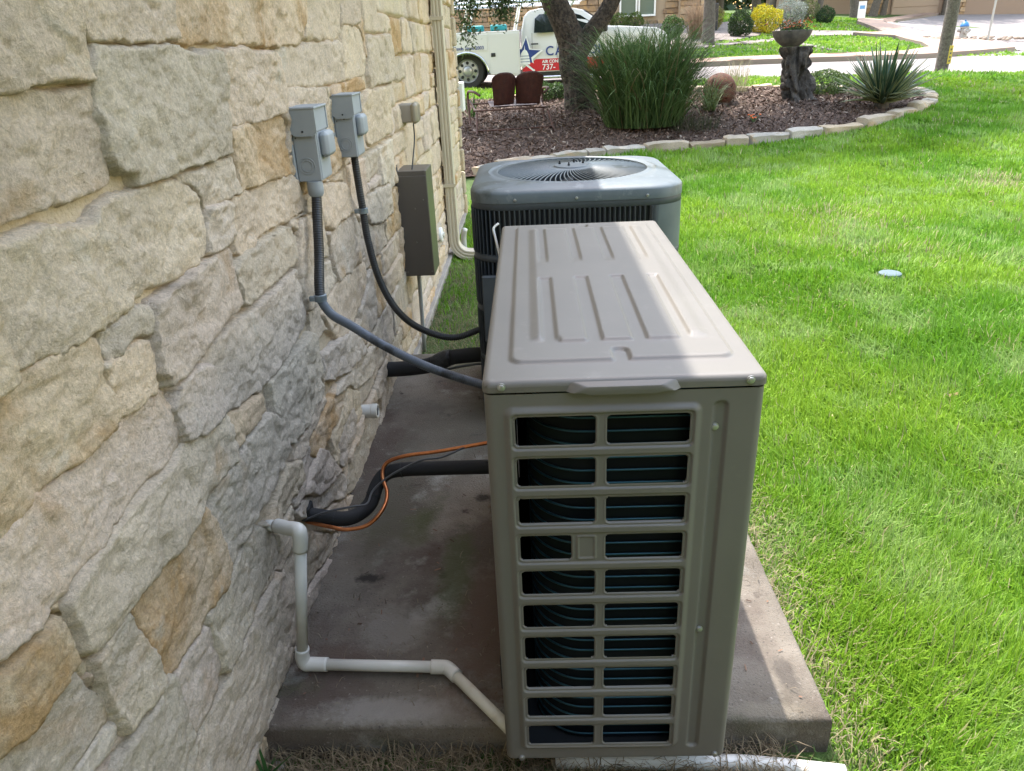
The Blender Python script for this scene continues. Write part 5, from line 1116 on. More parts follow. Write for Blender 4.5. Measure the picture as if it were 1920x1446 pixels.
# ------------------------------------------------------------------ bed edging
edg = empty('bed_edging', (2.5, 9.0, 0.1), 'low border of pale limestone blocks around the mulch bed', 'stone border')
OE = np.array([2.5, 9.0, 0.1])
m_edge = stone_mat('edging_limestone', 0.15)
def edge_run(P, closed=False, h=(.085, .125), seed=3, cl='wbtbw'):
    P = catmull(P, 8)[:, :2] if len(P) > 2 else np.array(P); s = np.r_[0, np.cumsum(np.hypot(*np.diff(P, axis=0).T))]; q = random.Random(seed); t = 0
    while t < s[-1]-.15:
        L = q.uniform(.26, .62); t1 = min(t+L, s[-1]); a = np.array([np.interp(t+.006, s, P[:, k]) for k in (0, 1)]); c = np.array([np.interp(t1-.006, s, P[:, k]) for k in (0, 1)])
        d = c-a; l = np.linalg.norm(d); d /= l; nr = np.array([-d[1], d[0]]); w = q.uniform(.17, .23); hh = q.uniform(*h); zb = float(H(*(a+c)/2))-.06
        nu, nv, nw = 9, 5, 4; V = []; F = []
        u, v, ww = np.meshgrid(np.linspace(-.5, .5, nu), np.linspace(-.5, .5, nv), np.linspace(0, 1, nw), indexing='ij')
        rd = lambda A: np.sign(A)*np.minimum(np.abs(A), .5)
        # superellipsoid-ish block with split faces
        cr = np.maximum(np.maximum(np.abs(u)*2, np.abs(v)*2), 0); k1 = 1-.07*(np.abs(u)*2)**6*(np.abs(v)*2)**4
        X = u*l*k1; Yv = v*w*k1*(1+.10*fbm(u*l*6+t*3, ww*3, t, 3, 81)); Zv = ww*(hh+.06)*(1-.10*(np.abs(v)*2)**4-.05*(np.abs(u)*2)**6)+.018*fbm(u*l*7+t*5, v*3, t, 3, 82)*(ww > .5)
        Yv = Yv+.040*fbm(u*l*7, ww*4, t*1.3, 3, 83)*(np.abs(v) > .4); Zv = Zv+.020*fbm(u*l*2.5+t*2, v, t, 2, 84)*(ww > .5)
        pos = np.stack([a[0]+(X+l/2)*d[0]+Yv*nr[0], a[1]+(X+l/2)*d[1]+Yv*nr[1], zb+Zv], -1); idx = np.arange(nu*nv*nw).reshape(nu, nv, nw)
        for A in (idx[:, :, -1], idx[:, 0, :][:, ::-1], idx[:, -1, :], idx[0, :, :], idx[-1, :, :][:, ::-1]):
            m_, n_ = A.shape
            F += [(A[i, j], A[i+1, j], A[i+1, j+1], A[i, j+1]) for i in range(m_-1) for j in range(n_-1)]
        me = np_mesh('stone', pos.reshape(-1, 3)-OE, [tuple(int(i) for i in f) for f in F], True); me.set_sharp_from_angle(angle=math.radians(45))
        o = link('stone', me, m_edge, edg); c_ = STONE_COL[q.choice(cl)]; k = q.uniform(.62, .85); o.color = (c_[0]*k, c_[1]*k, c_[2]*k, 1); t = t1
edge_run([(-.52, 7.56), (-.13, 7.95), (.39, 8.33), (1.01, 8.67), (1.85, 8.83), (2.89, 8.94), (3.63, 9.13), (4.07, 9.22), (4.74, 9.5), (5.36, 9.96), (5.84, 10.43), (6.17, 10.98), (6.42, 11.6), (6.2, 12.04)])
edge_run([(6.1, 12.1), (5.5, 12.22), (4.55, 12.57), (3.68, 12.68), (3.02, 13.03), (1.68, 13.7), (.59, 13.72), (-.3, 13.49)], h=(.07, .10), seed=9, cl='btow')

# ------------------------------------------------------------------ plants and ornaments in the bed
def strap_plant(name, x, y, n, L, W, spread, colA, colB, label, cat, seg=7, droop=1.0, rad=.3, stiff=False, edge=None, mtr=None):
    z = float(H(x, y))+.03; t = empty(name, (x, y, z), label, cat); V = []; F = []; C = []
    for i in range(n):
        a = rng.uniform(0, 6.28); r0 = rad*math.sqrt(rng.random()); b_a = a+rng.normal(0, 1.2); b0 = np.array([r0*math.cos(b_a), r0*math.sin(b_a), 0]); l = L*rng.uniform(.6, 1.12); w = W*rng.uniform(.7, 1.25)
        th = abs(rng.normal(0, spread)) if not stiff else rng.uniform(.05, spread); th = min(th, 1.5); d = np.array([math.cos(a), math.sin(a), 0]); s_ = np.array([-math.sin(a), math.cos(a), 0]); p = b0.copy(); o = len(V)
        k = rng.random(); c = (np.array(colA)*(1-k)+np.array(colB)*k)*rng.uniform(.75, 1.25)
        if n > 1000 and rng.random() < .07: c = np.array([.26, .21, .11])*rng.uniform(.6, 1.1)
        for q in range(seg+1):
            u = q/seg; ang = th+droop*rng.uniform(.9, 1.1)*u**2.2*(0.4 if stiff else 1.0); wd = w*(1-u**2.6)*(.55+.45*min(1, u*5)) if stiff else w*(1-u**3)
            wd = max(wd, .0004)
            if edge is None: V += [p-s_*wd/2, p+s_*wd/2]; C += [c, c]
            else:
                nn = np.cross(d*math.sin(ang)+np.array([0, 0, math.cos(ang)]), s_)
                V += [p-s_*wd/2+nn*wd*.12, p-s_*wd*.28, p+s_*wd*.28, p+s_*wd/2+nn*wd*.12]; C += [edge, c, c, edge]
            p = p+(d*math.sin(ang)+np.array([0, 0, math.cos(ang)]))*l/seg
        m = 2 if edge is None else 4
        for q in range(seg):
            for e in range(m-1): F.append((o+q*m+e, o+q*m+e+1, o+(q+1)*m+e+1, o+(q+1)*m+e))
    link('leaves', np_mesh('leaves', np.array(V), np.array(F), True, np.array(C)), mtr or m_blade, t); return t
strap_plant('grass_clump', 1.72, 10.1, 2700, 1.50, .0165, .36, (.055, .105, .032), (.135, .20, .075), 'tall fountain of dark green ornamental grass in the mulch bed', 'ornamental grass', 8, 1.75, .55)
strap_plant('grass_tuft', 2.78, 10.65, 90, .62, .013, .42, (.07, .12, .035), (.14, .17, .07), 'small arching grassy tuft in front of the rusty ball', 'plant', 6, 1.6, .08)
strap_plant('creeping_tuft', 2.35, 9.75, 260, .26, .008, .9, (.045, .06, .03), (.09, .085, .05), 'low dull green trailing tuft at the foot of the tall grass clump', 'plant', 4, .9, .35)
strap_plant('sprig', -.80, 11.2, 26, .38, .02, .5, (.04, .09, .025), (.08, .14, .04), 'small green sprig by the house corner', 'plant', 5, 1.1, .06)
# variegated yucca: every sword leaf is a part
yu = empty('yucca', (5.12, 10.25, .36), 'variegated yucca rosette with stiff dark green and cream sword leaves', 'yucca')
m_yucca = mat('yucca_leaf', (.05, .1, .04), .42, vcol=True, trans=.1)
for i in range(150):
    a = i*2.39996+rng.normal(0, .15); el = 1.42-1.32*(i/150)**.8+rng.normal(0, .07); l = rng.uniform(.56, .80)*(1.0 if el > .35 else .86); w = rng.uniform(.058, .082); sg = 6
    d = np.array([math.cos(a), math.sin(a), 0]); s_ = np.array([-math.sin(a), math.cos(a), 0]); p = d*.05+np.array([0, 0, .10+.12*rng.random()]); V = []; C = []; ang = math.pi/2-el
    g = np.array([.035, .075, .045])*rng.uniform(.75, 1.25); e = np.array([.42, .42, .20])*rng.uniform(.7, 1.15); bend = rng.uniform(-.05, .35)*(1.4 if el < .3 else .6)
    for q in range(sg+1):
        u = q/sg; an = ang+bend*u*u; dirv = d*math.sin(an)+np.array([0, 0, math.cos(an)]); nn = np.cross(dirv, s_); wd = w*(1-u**2.2)*(.6+.4*min(1, u*4))+.0005
        V += [p-s_*wd/2-nn*wd*.22, p-s_*wd*.33, p, p+s_*wd*.33, p+s_*wd/2-nn*wd*.22]; C += [e, g, g*1.15, g, e]; p = p+dirv*l/sg
    F = [(q*5+k, q*5+k+1, q*5+5+k+1, q*5+5+k) for q in range(sg) for k in range(4)]
    link('leaf', np_mesh('leaf', np.array(V), np.array(F), True, np.array(C)), m_yucca, yu)
b = MB(); b.lathe([(.09, -.1), (.10, .08), (.07, .2), (.01, .22)], 10); b.build('stem', m_bark2, yu)
bush('low_shrub', 4.72, 11.55, .42, .36, (.07, .12, .035), 'low loose green shrub between the stump and the yucca', 1500, .045, (.12, .17, .05))
# little orange flowers
fl = empty('flower', (3.24, 9.95, .30), 'tiny orange flowers on thin green stems in the mulch', 'flower')
b = MB(); hd_ = MB()
for k in range(9):
    a = rng.uniform(0, 6.28); r = rng.uniform(.02, .12); h = rng.uniform(.05, .12); b.tube([(0, 0, 0), (r*.5*math.cos(a), r*.5*math.sin(a), h*.6), (r*math.cos(a), r*math.sin(a), h)], .004, 4)
    hd_.lathe([(.004, -.005), (.018, .004), (.012, .012), (.002, .010)], 7, (r*math.cos(a), r*math.sin(a), h))
b.build('stem', m_leaf and mat('stem_green', (.06, .12, .03), .7), fl); hd_.build('bloom', mat('orange_petal', (.75, .14, .02), .6), fl)
# rusted pierced metal sphere
rs = empty('metal_sphere', (3.05, 11.25, .45), 'rusty pierced metal ball on the mulch behind the tall grass', 'garden ball')
def sphere():
    R_ = .245; nu, nv = 72, 40; u = np.linspace(0, 2*math.pi, nu+1); v = np.linspace(-math.pi/2, math.pi/2, nv+1); U, Vv = np.meshgrid(u, v, indexing='ij')
    x = np.cos(Vv)*np.cos(U); y = np.cos(Vv)*np.sin(U); z = np.sin(Vv); hole = np.zeros(x.shape, bool)
    for k in range(34):
        a = rng.normal(0, 1, 3); a /= np.linalg.norm(a); t = np.cross(a, rng.normal(0, 1, 3)); t /= np.linalg.norm(t); bt = np.cross(a, t)
        dp_ = x*a[0]+y*a[1]+z*a[2]; e = (x*t[0]+y*t[1]+z*t[2])/.22; f = (x*bt[0]+y*bt[1]+z*bt[2])/.075; hole |= (dp_ > 0) & (e*e+f*f < 1)
    keep = ~(hole[:-1, :-1] & hole[1:, :-1] & hole[:-1, 1:] & hole[1:, 1:]) 
    V = np.stack([x, y, z+.92], -1).reshape(-1, 3)*R_; V, F = compact(V, grid_faces(nu+1, nv+1, keep)); me = np_mesh('shell', V, F, True); o = link('shell', me, mat('rust', (0.125, 0.042, 0.022), .85, col2=(.07, .028, .018), scale=14, spots=[(7, .6, .7, (.17, .07, .035))], bump=.3, bscale=80), rs)
    md = o.modifiers.new('thick', 'SOLIDIFY'); md.thickness = .006
sphere()
# gnarled stump carrying a stone bowl
st = empty('tree_stump', (4.25, 11.1, .44), 'gnarled grey dead stump carrying a stone bowl', 'tree stump'); 
def stump():
    nz, ns = 46, 64; V = []
    for i in range(nz):
        t = i/(nz-1); zz = -.06+.86*t
        for k in range(ns):
            a = 2*math.pi*k/ns; a = a; tw = a+.9*t; base = .185+.05*(t-.5)**2*2+.075*sstep(.72, 1.0, t)*(math.cos(a-2.7) > 0)*abs(math.cos(a-2.7))
            root = .20*max(0, 1-t*4.5)**1.6*(.35+.65*max(0, math.cos(3*a-.4)))*(1.3 if math.cos(a+.3) > 0 else .7)
            r = base+root+.05*float(0)
            V.append((r*math.cos(a)-.06*math.sin(t*3)+.02-.10*t, r*math.sin(a), zz, a, r))
    A = np.array(V); n = .06*fbm(np.cos(A[:, 3])*2.2+4, np.sin(A[:, 3])*2.2, A[:, 2]*3.6, 4, 33)*1.5+.06*-np.clip(1-4*np.abs(vnoise(np.cos(A[:, 3]+A[:, 2]*1.4)*2.6, np.sin(A[:, 3]+A[:, 2]*1.4)*2.6, A[:, 2]*2.6, 34)), 0, 1)+.03*vnoise(A[:, 3]*0+np.cos(A[:, 3])*9, np.sin(A[:, 3])*9, A[:, 2]*7, 35)
    X = A[:, 0]+n*np.cos(A[:, 3])*1.5; Y_ = A[:, 1]+n*np.sin(A[:, 3])*1.5; P = np.c_[X, Y_, A[:, 2]]
    F = [(i*ns+k, i*ns+(k+1) % ns, (i+1)*ns+(k+1) % ns, (i+1)*ns+k) for i in range(nz-1) for k in range(ns)]+[tuple((nz-1)*ns+k for k in range(ns))]
    link('trunk', np_mesh('trunk', P, F, True), mat('weathered_deadwood', (.115, .098, .085), .95, col2=(.035, .029, .025), scale=9, bump=1.0, bscale=34, bdist=.03, spots=[(4, .60, .74, (.19, .175, .155))]), st)
    for (a, zz, r) in ((3.3, .26, .07), (3.6, .40, .05)):
        u = MB(); u.lathe([(r*.2, -r), (r*.8, -r*.6), (r, 0), (r*.7, r*.7), (r*.1, r*.9)], 9, (.22*math.cos(a)-.05, .22*math.sin(a)*.7, zz)); u.build('knot', m_bark, st, True)
stump()
bw = empty('stone_bowl', (4.02, 11.1, 1.245), 'round grey stone bowl planter of small orange flowers on top of the stump', 'planter')
b = MB(); b.lathe([(.12, 0), (.135, .012), (.21, .07), (.262, .14), (.282, .20), (.286, .215), (.268, .218), (.255, .19), (.05, .17), (.002, .17)], 36); b.build('bowl', mat('grey_stone_bowl', (.12, .108, .098), .9, col2=(.055, .05, .047), scale=9, bump=.4, bscale=50), bw, True, 45)
n = 900; P = np.c_[rng.normal(0, .11, n), rng.normal(0, .11, n), .19+np.abs(rng.normal(0, .07, n))]; leaf_mesh('foliage', P, .035, cols_for(n, (.06, .10, .035), .35), .5, parent=bw)
n = 170; P = np.c_[rng.normal(.03, .13, n), rng.normal(-.02, .12, n), .25+np.abs(rng.normal(0, .055, n))]; bl_ = leaf_mesh('blooms', P, .026, cols_for(n, (.50, .15, .05), .35, (.35, .08, .05), .4), .9, parent=bw); tag(bl_, kind='stuff')
# two seat metal glider
m_rust = mat('dark_red_metal', (.036, .009, .008), .6, col2=(.062, .017, .013), scale=16, spots=[(22, .62, .7, (.05, .03, .028))]); m_rtube = mat('rusty_tube', (.11, .05, .036), .65, col2=(.06, .028, .02), scale=20)
gl = empty('metal_bench', (-.18, 10.35, .31), 'rusty dark red two-seat metal garden bench with shell backs on the mulch', 'bench', None, math.radians(11))
for cx, tilt in ((-.11, .26), (.235, -.22)):
    nu, nv = 15, 17; V = []
    for i in range(nu):
        u = i/(nu-1)*2-1
        for j in range(nv):
            v = j/(nv-1); wd = (.158+.035*v)*(1-.16*max(0, v-.8)/.2*max(0, v-.8)/.2); z = .36+.43*v-.05*abs(u)**3*(max(0, v-.6)/.4)
            V.append((cx+u*wd+.02*v*(1 if cx > 0 else -1)*.5, -.17-.17*v-.06*(1-u*u)+.007*math.cos(u*math.pi*5)+u*tilt*.35, z))
    F = grid_faces(nu, nv); o = link('backrest', np_mesh('backrest', V, F, True), m_rust, gl); o.modifiers.new('t', 'SOLIDIFY').thickness = .006
    V = []
    for i in range(nu):
        u = i/(nu-1)*2-1
        for j in range(9):
            v = j/8; V.append((cx+u*.17, -.18+.46*v, .345+.05*v*v-.035*math.sin(v*math.pi)*(1-u*u*.5)))
    o = link('seat', np_mesh('seat', V, grid_faces(nu, 9), True), m_rust, gl); o.modifiers.new('t', 'SOLIDIFY').thickness = .006
for sx, f in ((-.56, 1), (.56, -1)):
    P = catmull([(sx*.82, -.26, .50), (sx*.95, -.20, .55), (sx, .0, .55), (sx, .28, .53), (sx, .36, .44), (sx, .30, .24), (sx, .18, .05), (sx, -.05, .035), (sx*.99, -.36, .03)], 6)
    V, F = tube_arrays(P, .018, 8); link('armrest', np_mesh('armrest', np.array(V), [tuple(q) for q in F], True), m_rtube, gl)
    P = catmull([(sx*.96, .34, .40), (sx*.9, .1, .30), (sx*.92, -.22, .26), (sx*.98, -.40, .05), (sx*.99, -.46, .0)], 6); V, F = tube_arrays(P, .017, 8); link('leg', np_mesh('leg', np.array(V), [tuple(q) for q in F], True), m_rtube, gl)
for y, z in ((-.20, .30), (.30, .36), (-.36, .045)):
    V, F = tube_arrays([(-.56, y, z), (0, y, z), (.56, y, z)], .012, 8); link('rail', np_mesh('rail', np.array(V), [tuple(q) for q in F], True), m_rtube, gl)

# ------------------------------------------------------------------ service truck at the kerb
m_tw = mat('truck_white', (.60, .59, .58), .22, spec=.6); m_glass = mat('dark_glass', (.012, .015, .017), .06, spec=.8); m_rub = mat('tyre_rubber', (.025, .024, .023), .8); m_chrome = mat('bright_steel', (.62, .63, .64), .22, 1.0)
m_whl = mat('wheel_silver', (.42, .42, .42), .38, .6); m_trim = mat('black_trim', (.02, .02, .021), .5); m_navy = mat('navy_print', (.02, .045, .20), .4); m_redp = mat('red_print', (.50, .012, .025), .4); m_whp = mat('white_print', (.76, .76, .76), .4); m_alum = mat('aluminium_rack', (.62, .64, .66), .4, .7)
tk = empty('service_truck', (.6, 18.25, .52), 'white air conditioning service truck with star logo parked in the street', 'truck'); OT = np.array([.6, 18.25, .52])
TY = 17.27       # near side of the truck
def tb(name, mb, m, par=tk, smooth=False, ang=None, bevel=None):
    o = mb.build(name, m, par, smooth, ang, bevel)
    if par is tk: o.location = -OT
    else: o.location = (0, 0, 0); o.matrix_parent_inverse = Matrix.Identity(4); o.location = (0, 0, 0)
    return o
W2 = 1.96
cab = [(-.02, .84), (-.02, 1.68), (.05, 2.0), (.16, 2.11), (.42, 2.155), (1.05, 2.15), (1.36, 2.09), (1.92, 1.735), (2.2, 1.725), (3.0, 1.66), (3.22, 1.56), (3.30, 1.40), (3.32, 1.02), (3.26, .86), (3.06, .84)]
aw = [(2.55+.52*math.cos(a), .86+.52*math.sin(a)) for a in np.linspace(0.0, math.pi, 11)]
b = MB(); b.prism(cab+aw, TY, TY+W2, 'y'); o = tb('cab', b, m_tw, bevel=.035)
bm_me = o.data
# tumblehome: the glasshouse leans inwards
for v in bm_me.vertices:
    if v.co.z > 1.70: k = (v.co.z-1.70)*.32; v.co.y += k if v.co.y < TY+W2/2 else -k
bm_me.polygons.foreach_set('use_smooth', np.ones(len(bm_me.polygons), bool)); bm_me.set_sharp_from_angle(angle=math.radians(35))
def pane(name, poly, m, off=.004, th=.006, par=tk):
    b = MB(); n = len(poly); lean = lambda z: max(0, z-1.70)*.32
    A = [(x, TY-off+lean(z), z) for x, z in poly]; B = [(x, TY-off+lean(z)+th, z) for x, z in poly]; b.add(A+B, [tuple(range(n)), tuple(range(2*n-1, n-1, -1))]+[(i, (i+1) % n, n+(i+1) % n, n+i) for i in range(n)]); return tb(name, b, m, par)
pane('window', [(.27, 1.66), (.30, 1.95), (.40, 2.03), (.74, 2.05), (.74, 1.66)], m_glass); pane('window', [(.82, 1.66), (.82, 2.05), (1.12, 2.04), (1.32, 1.98), (1.72, 1.72), (1.74, 1.66)], m_glass)
b = MB(); b.add([(1.40, TY+.20, 2.075), (1.93, TY+.10, 1.745), (1.93, TY+W2-.10, 1.745), (1.40, TY+W2-.20, 2.075)], [(0, 1, 2, 3)]); 
for i, q in enumerate(b.v): b.v[i] = (q[0]+.012, q[1], q[2]+.018)
tb('windscreen', b, m_glass)
for x in (.22, .78, 1.82): pane('door_seam', [(x, .9), (x+.008, .9), (x+.008, 1.66), (x, 1.66)], m_trim, .003, .004)
pane('door_handle', [(.20, 1.42), (.36, 1.42), (.36, 1.45), (.20, 1.45)], m_trim, .02, .02)
pane('door_handle', [(.86, 1.42), (1.02, 1.42), (1.02, 1.45), (.86, 1.45)], m_trim, .02, .02)
b = MB(); b.bbox(1.74, 1.90, TY-.26, TY-.06, 1.62, 1.82, .03); tb('mirror', b, m_trim, bevel=.01)
b = MB(); b.bbox(-.02, 3.2, TY+.05, TY+W2-.05, .70, .86, .02); tb('chassis', b, m_trim)
b = MB(); b.bbox(.05, 2.0, TY-.03, TY+.10, .70, .76, .015); tb('running_board', b, m_chrome)
b = MB(); b.bbox(3.22, 3.42, TY+.02, TY+W2-.02, .74, 1.0, .04); tb('bumper', b, m_chrome)
b = MB(); b.bbox(3.12, 3.325, TY-.006, TY+.30, 1.22, 1.42, .03); tb('headlight', b, mat('lamp_lens', (.5, .5, .5), .1)); b = MB(); b.bbox(3.12, 3.325, TY+W2-.3, TY+W2+.006, 1.22, 1.42, .03); tb('headlight', b, m_chrome)
# utility bed of lockers
sb_ = [(-.06, .78), (-.06, 1.73), (-2.6, 1.73), (-2.6, .78)]+[(-1.27+.47*math.cos(a), .86+.44*math.sin(a)) for a in np.linspace(math.pi, 0, 11)]
b = MB(); b.prism(sb_, TY-.10, TY+W2+.10, 'y'); tb('utility_bed', b, m_tw, bevel=.015)
b = MB(); P = [(-1.27+.485*math.cos(a), TY-.112, .86+.455*math.sin(a)) for a in np.linspace(0, math.pi, 17)]; b.tube(P, .028, 8); tb('wheel_arch', b, m_chrome, smooth=True)
for x0, x1, z0, z1 in ((-.74, -.10, .84, 1.68), (-1.80, -.78, 1.34, 1.68), (-2.56, -1.84, .84, 1.68)):
    b = MB(); b.bbox(x0, x1, TY-.108, TY-.099, z0, z1, .004); tb('locker_door', b, m_tw)
for x in (-.66, -1.62, -2.0): b = MB(); b.bbox(x-.05, x+.05, TY-.118, TY-.105, 1.21, 1.29, .008); tb('latch', b, m_trim)
b = MB(); b.box(-2.56, -.10, TY+.40, TY+W2-.40, 1.735, 1.742); tb('bed_floor', b, m_trim)
for x, y_ in ((-.55, TY+.6), (-1.1, TY+.8)):
    b = MB(); b.bbox(x-.18, x+.2, y_, y_+.4, 1.74, 1.88, .02); tb('tool_case', b, mat('teal_plastic', (.02, .30, .32), .5))
for x in (-2.45, -1.3, -.15):
    for y_ in (TY+.02, TY+W2-.08): b = MB(); b.tube([(x-.02, y_, 1.72), (x+.12, y_, 2.30)], .028, 8); tb('rack_post', b, m_alum)
for y_ in (TY+.02, TY+W2-.08): b = MB(); b.tube([(-2.7, y_, 2.30), (1.42, y_, 2.30)], .035, 8); tb('rack_rail', b, m_alum)
for x in (-2.4, -1.7, -1.0, -.3, .4, 1.1, 1.38): b = MB(); b.tube([(x, TY+.02, 2.31), (x, TY+W2-.08, 2.31)], .026, 8); tb('rack_bar', b, m_alum)
b = MB(); b.tube([(1.05, TY+.1, 2.12), (1.2, TY+.02, 2.30)], .025, 8); tb('rack_post', b, m_alum)
for y_ in (TY+.45, TY+.85): b = MB(); b.bbox(-2.7, 1.3, y_, y_+.07, 2.345, 2.41, .01); b.bbox(-2.7, 1.3, y_+.28, y_+.35, 2.345, 2.41, .01); tb('ladder', b, m_alum)
for wx in (-1.27, 2.55):
    for wy, sg in ((TY+.02, -1), (TY+W2-.30, 1)):
        b = MB(); b.lathe([(.245, .12), (.25, 0), (.36, 0), (.395, .03), (.40, .06), (.40, .22), (.395, .25), (.36, .28), (.25, .28), (.245, .16)], 36, axis='y'); b.f = b.f[:-2]; w_ = b.build('wheel', m_rub, tk, True, 40); w_.location = np.array((wx, wy, .93))-OT
        b = MB(); b.lathe([(.255, .012), (.25, -.002), (.235, .02), (.22, .055), (.12, .035), (.10, -.01), (.06, -.03), (.002, -.03)], 32, axis='y'); b.f = b.f[:-2]; rm = b.build('rim', m_whl, w_, True, 35)
        for k in range(8):
            a = k*math.pi/4; b = MB(); b.lathe([(.036, 0), (.036, .004), (.002, .004)], 10, (.18*math.cos(a), 0.030, .175*math.sin(a)), 'y'); h_ = b.build('hole', m_dark, w_)
            h_.location = (.35*0, 0, 0)
# printed livery on the flank
def txt(s, x, z, size, m, y=TY-.006, bold=.0, font_shear=0.0):
    cu = bpy.data.curves.new('lettering', 'FONT'); cu.body = s; cu.size = size; cu.align_x = 'LEFT'; cu.offset = bold; cu.extrude = .001
    o = bpy.data.objects.new('lettering', cu); COL.objects.link(o); o.data.materials.append(m); o.parent = tk; bpy.context.view_layer.update()
    me = bpy.data.meshes.new_from_object(o.evaluated_get(bpy.context.evaluated_depsgraph_get())); me.name = 'lettering'; bpy.data.objects.remove(o); bpy.data.curves.remove(cu)
    o = link('lettering', me, None if me.materials else m, tk); o.location = np.array((x, y, z))-OT; o.rotation_euler = (math.pi/2, 0, 0); return o
pane('red_band', [(-.01, .87), (-.01, .93), (.30, 1.12), (1.98, 1.12), (1.98, .87)], m_redp, .004, .003)
def star(cx, cz, R_, r_, rot): return [(cx+(R_ if k % 2 == 0 else r_)*math.sin(rot+k*math.pi/5), cz+(R_ if k % 2 == 0 else r_)*math.cos(rot+k*math.pi/5)) for k in range(10)]
pane('star', star(.06, 1.20, .42, .19, .08), m_whp, .006, .002); pane('star', star(.06, 1.215, .36, .145, .08), m_navy, .0085, .002)
pane('star_tip', [(.06, 1.06), (.30, .88), (.24, 1.05)], m_redp, .0105, .002)
pane('dome', [(-.06, 1.02), (-.06, 1.16), (-.04, 1.24), (.0, 1.30), (.04, 1.33), (.05, 1.42), (.06, 1.33), (.10, 1.30), (.13, 1.24), (.15, 1.16), (.17, 1.02)], m_whp, .0115, .002)
for z in (1.07, 1.13, 1.19): pane('dome_line', [(-.05, z), (.155, z), (.155, z+.012), (-.05, z+.012)], m_navy, .014, .002)
for k, (s, x) in enumerate((('C', .52), ('A', .74), ('P', .98), ('I', 1.19), ('T', 1.29), ('O', 1.48), ('L', 1.70))): txt(s, x, 1.19, .27, m_navy, bold=.004)
txt('AIR CONDITIONING', .44, 1.035, .088, m_whp, TY-.010, .002); txt('737-', .44, .895, .165, m_whp, TY-.010, .002)
txt('Central Texas Since 2003', -1.88, 1.375, .098, m_navy, TY-.114, .0015)

# ------------------------------------------------------------------ across the street
def pole():
    x, y = 8.52, 15.42; z = float(H(x, y)); t = empty('utility_pole', (x, y, z), 'grey weathered utility pole with a narrow yellow tag at the lawn edge', 'utility pole')
    V, F = trunk_mesh([(0, 0, -.2), (0, 0, 2), (-.03, 0, 5), (-.05, 0, 9)], [.125, .115, .105, .09], 18, 3, .02); link('pole', np_mesh('pole', V, [tuple(f) for f in F], True), mat('weathered_pole', (.15, .135, .115), .95, col2=(.07, .06, .052), scale=24, bump=.9, bscale=40, bdist=.01), t)
    b = MB(); b.bbox(-.005, .085, -.128, -.112, .18, .52, .003); g = b.build('tag', mat('yellow_tag', (.55, .42, .06), .5, col2=(.42, .31, .05), scale=30), t); g.rotation_euler = (0, 0, math.radians(14))
    for k in range(4): b = MB(); b.bbox(.02, .055, -.1305, -.1275, .22+.07*k, .255+.07*k, .001); h = b.build('tag_mark', m_cable, t); h.rotation_euler = (0, 0, math.radians(14))
pole()
def hydrant(x, y, label, z=None):
    z = float(H(x, y)) if z is None else z; t = empty('fire_hydrant', (x, y, z), label, 'fire hydrant', 'fire hydrants along the road'); ms = mat('hydrant_silver', (.28, .28, .275), .5, .2); mbz = mat('hydrant_blue', (.02, .13, .34), .4)
    b = MB(); b.lathe([(.19, 0), (.19, .05), (.13, .06), (.125, .10), (.115, .42), (.15, .43), (.15, .47), (.13, .48)], 20); b.build('barrel', ms, t, True, 35)
    b = MB(); b.lathe([(.15, .48), (.15, .51), (.135, .54), (.10, .60), (.05, .635), (.03, .64), (.03, .69), (.002, .69)], 20); b.build('bonnet', mbz, t, True, 35)
    for sx in (-1, 1): b = MB(); b.lathe([(.05, 0), (.05, .14), (.065, .14), (.065, .20), (.03, .20), (.03, .23), (.002, .23)], 14, axis='x'); o = b.build('side_cap', ms, t, True, 35); o.location = (0, 0, .36); o.rotation_euler = (0, 0, 0 if sx > 0 else math.pi)
    b = MB(); b.lathe([(.07, 0), (.07, .14), (.09, .14), (.09, .21), (.03, .21), (.002, .24)], 14, axis='x'); o = b.build('front_cap', ms, t, True, 35); o.location = (0, 0, .33); o.rotation_euler = (0, 0, -math.pi/2)
hydrant(15.47, 27.94, 'silver fire hydrant with blue cap near the corner sidewalk, the closer one'); hydrant(29.3, 55.2, 'tiny far blue topped hydrant up the curving side road')
rp = 60; a = rng.uniform(0, 6.28, rp); r = np.sqrt(rng.random(rp))*1.3; xs = 16.1+r*np.cos(a)*1.5-.3; ys = 27.7+r*np.sin(a)*.6
rb_ = MB()
for x, y in zip(xs, ys): s = rng.uniform(.05, .13); rb_.lathe([(s*.6, -s*.2), (s, s*.1), (s*.7, s*.5), (s*.1, s*.65)], 6, (x, y, float(H(x, y))+.1))
o = rb_.build('river_rocks', mat('tan_rock', (.26, .20, .15), .9, col2=(.18, .14, .11), scale=5), None); tag(o, kind='stuff')
b = MB(); b.bbox(14.3, 17.6, 27.1, 28.6, .55, 1.0, .1)
sp = empty('sign_post', (15.78, 26.9, float(H(15.78, 26.9))), 'thin grey metal sign post standing by the corner hydrant', 'sign post'); b = MB(); b.tube([(0, 0, -.1), (.02, 0, 3.2)], .035, 8); b.build('post', mat('post_steel', (.35, .36, .36), .5, .5), sp); b = MB(); b.bbox(-.35, .35, -.02, .0, 2.9, 3.2, .005); b.build('sign_blade', m_white, sp)
ys_ = empty('yard_sign', (14.7, 35.05, float(H(14.7, 35.05))), 'small white yard sign with a blue mark on the upper lawn', 'yard sign'); b = MB(); b.bbox(-.17, .17, -.01, .01, .12, .78, .004); b.build('panel', m_white, ys_); b = MB(); b.box(-.11, .11, -.014, -.012, .48, .62); b.build('blue_mark', mat('sign_blue', (.12, .30, .55), .5), ys_); b = MB(); b.box(-.15, -.13, 0, .01, -.1, .2); b.box(.13, .15, 0, .01, -.1, .2); b.build('stake', m_cable, ys_)

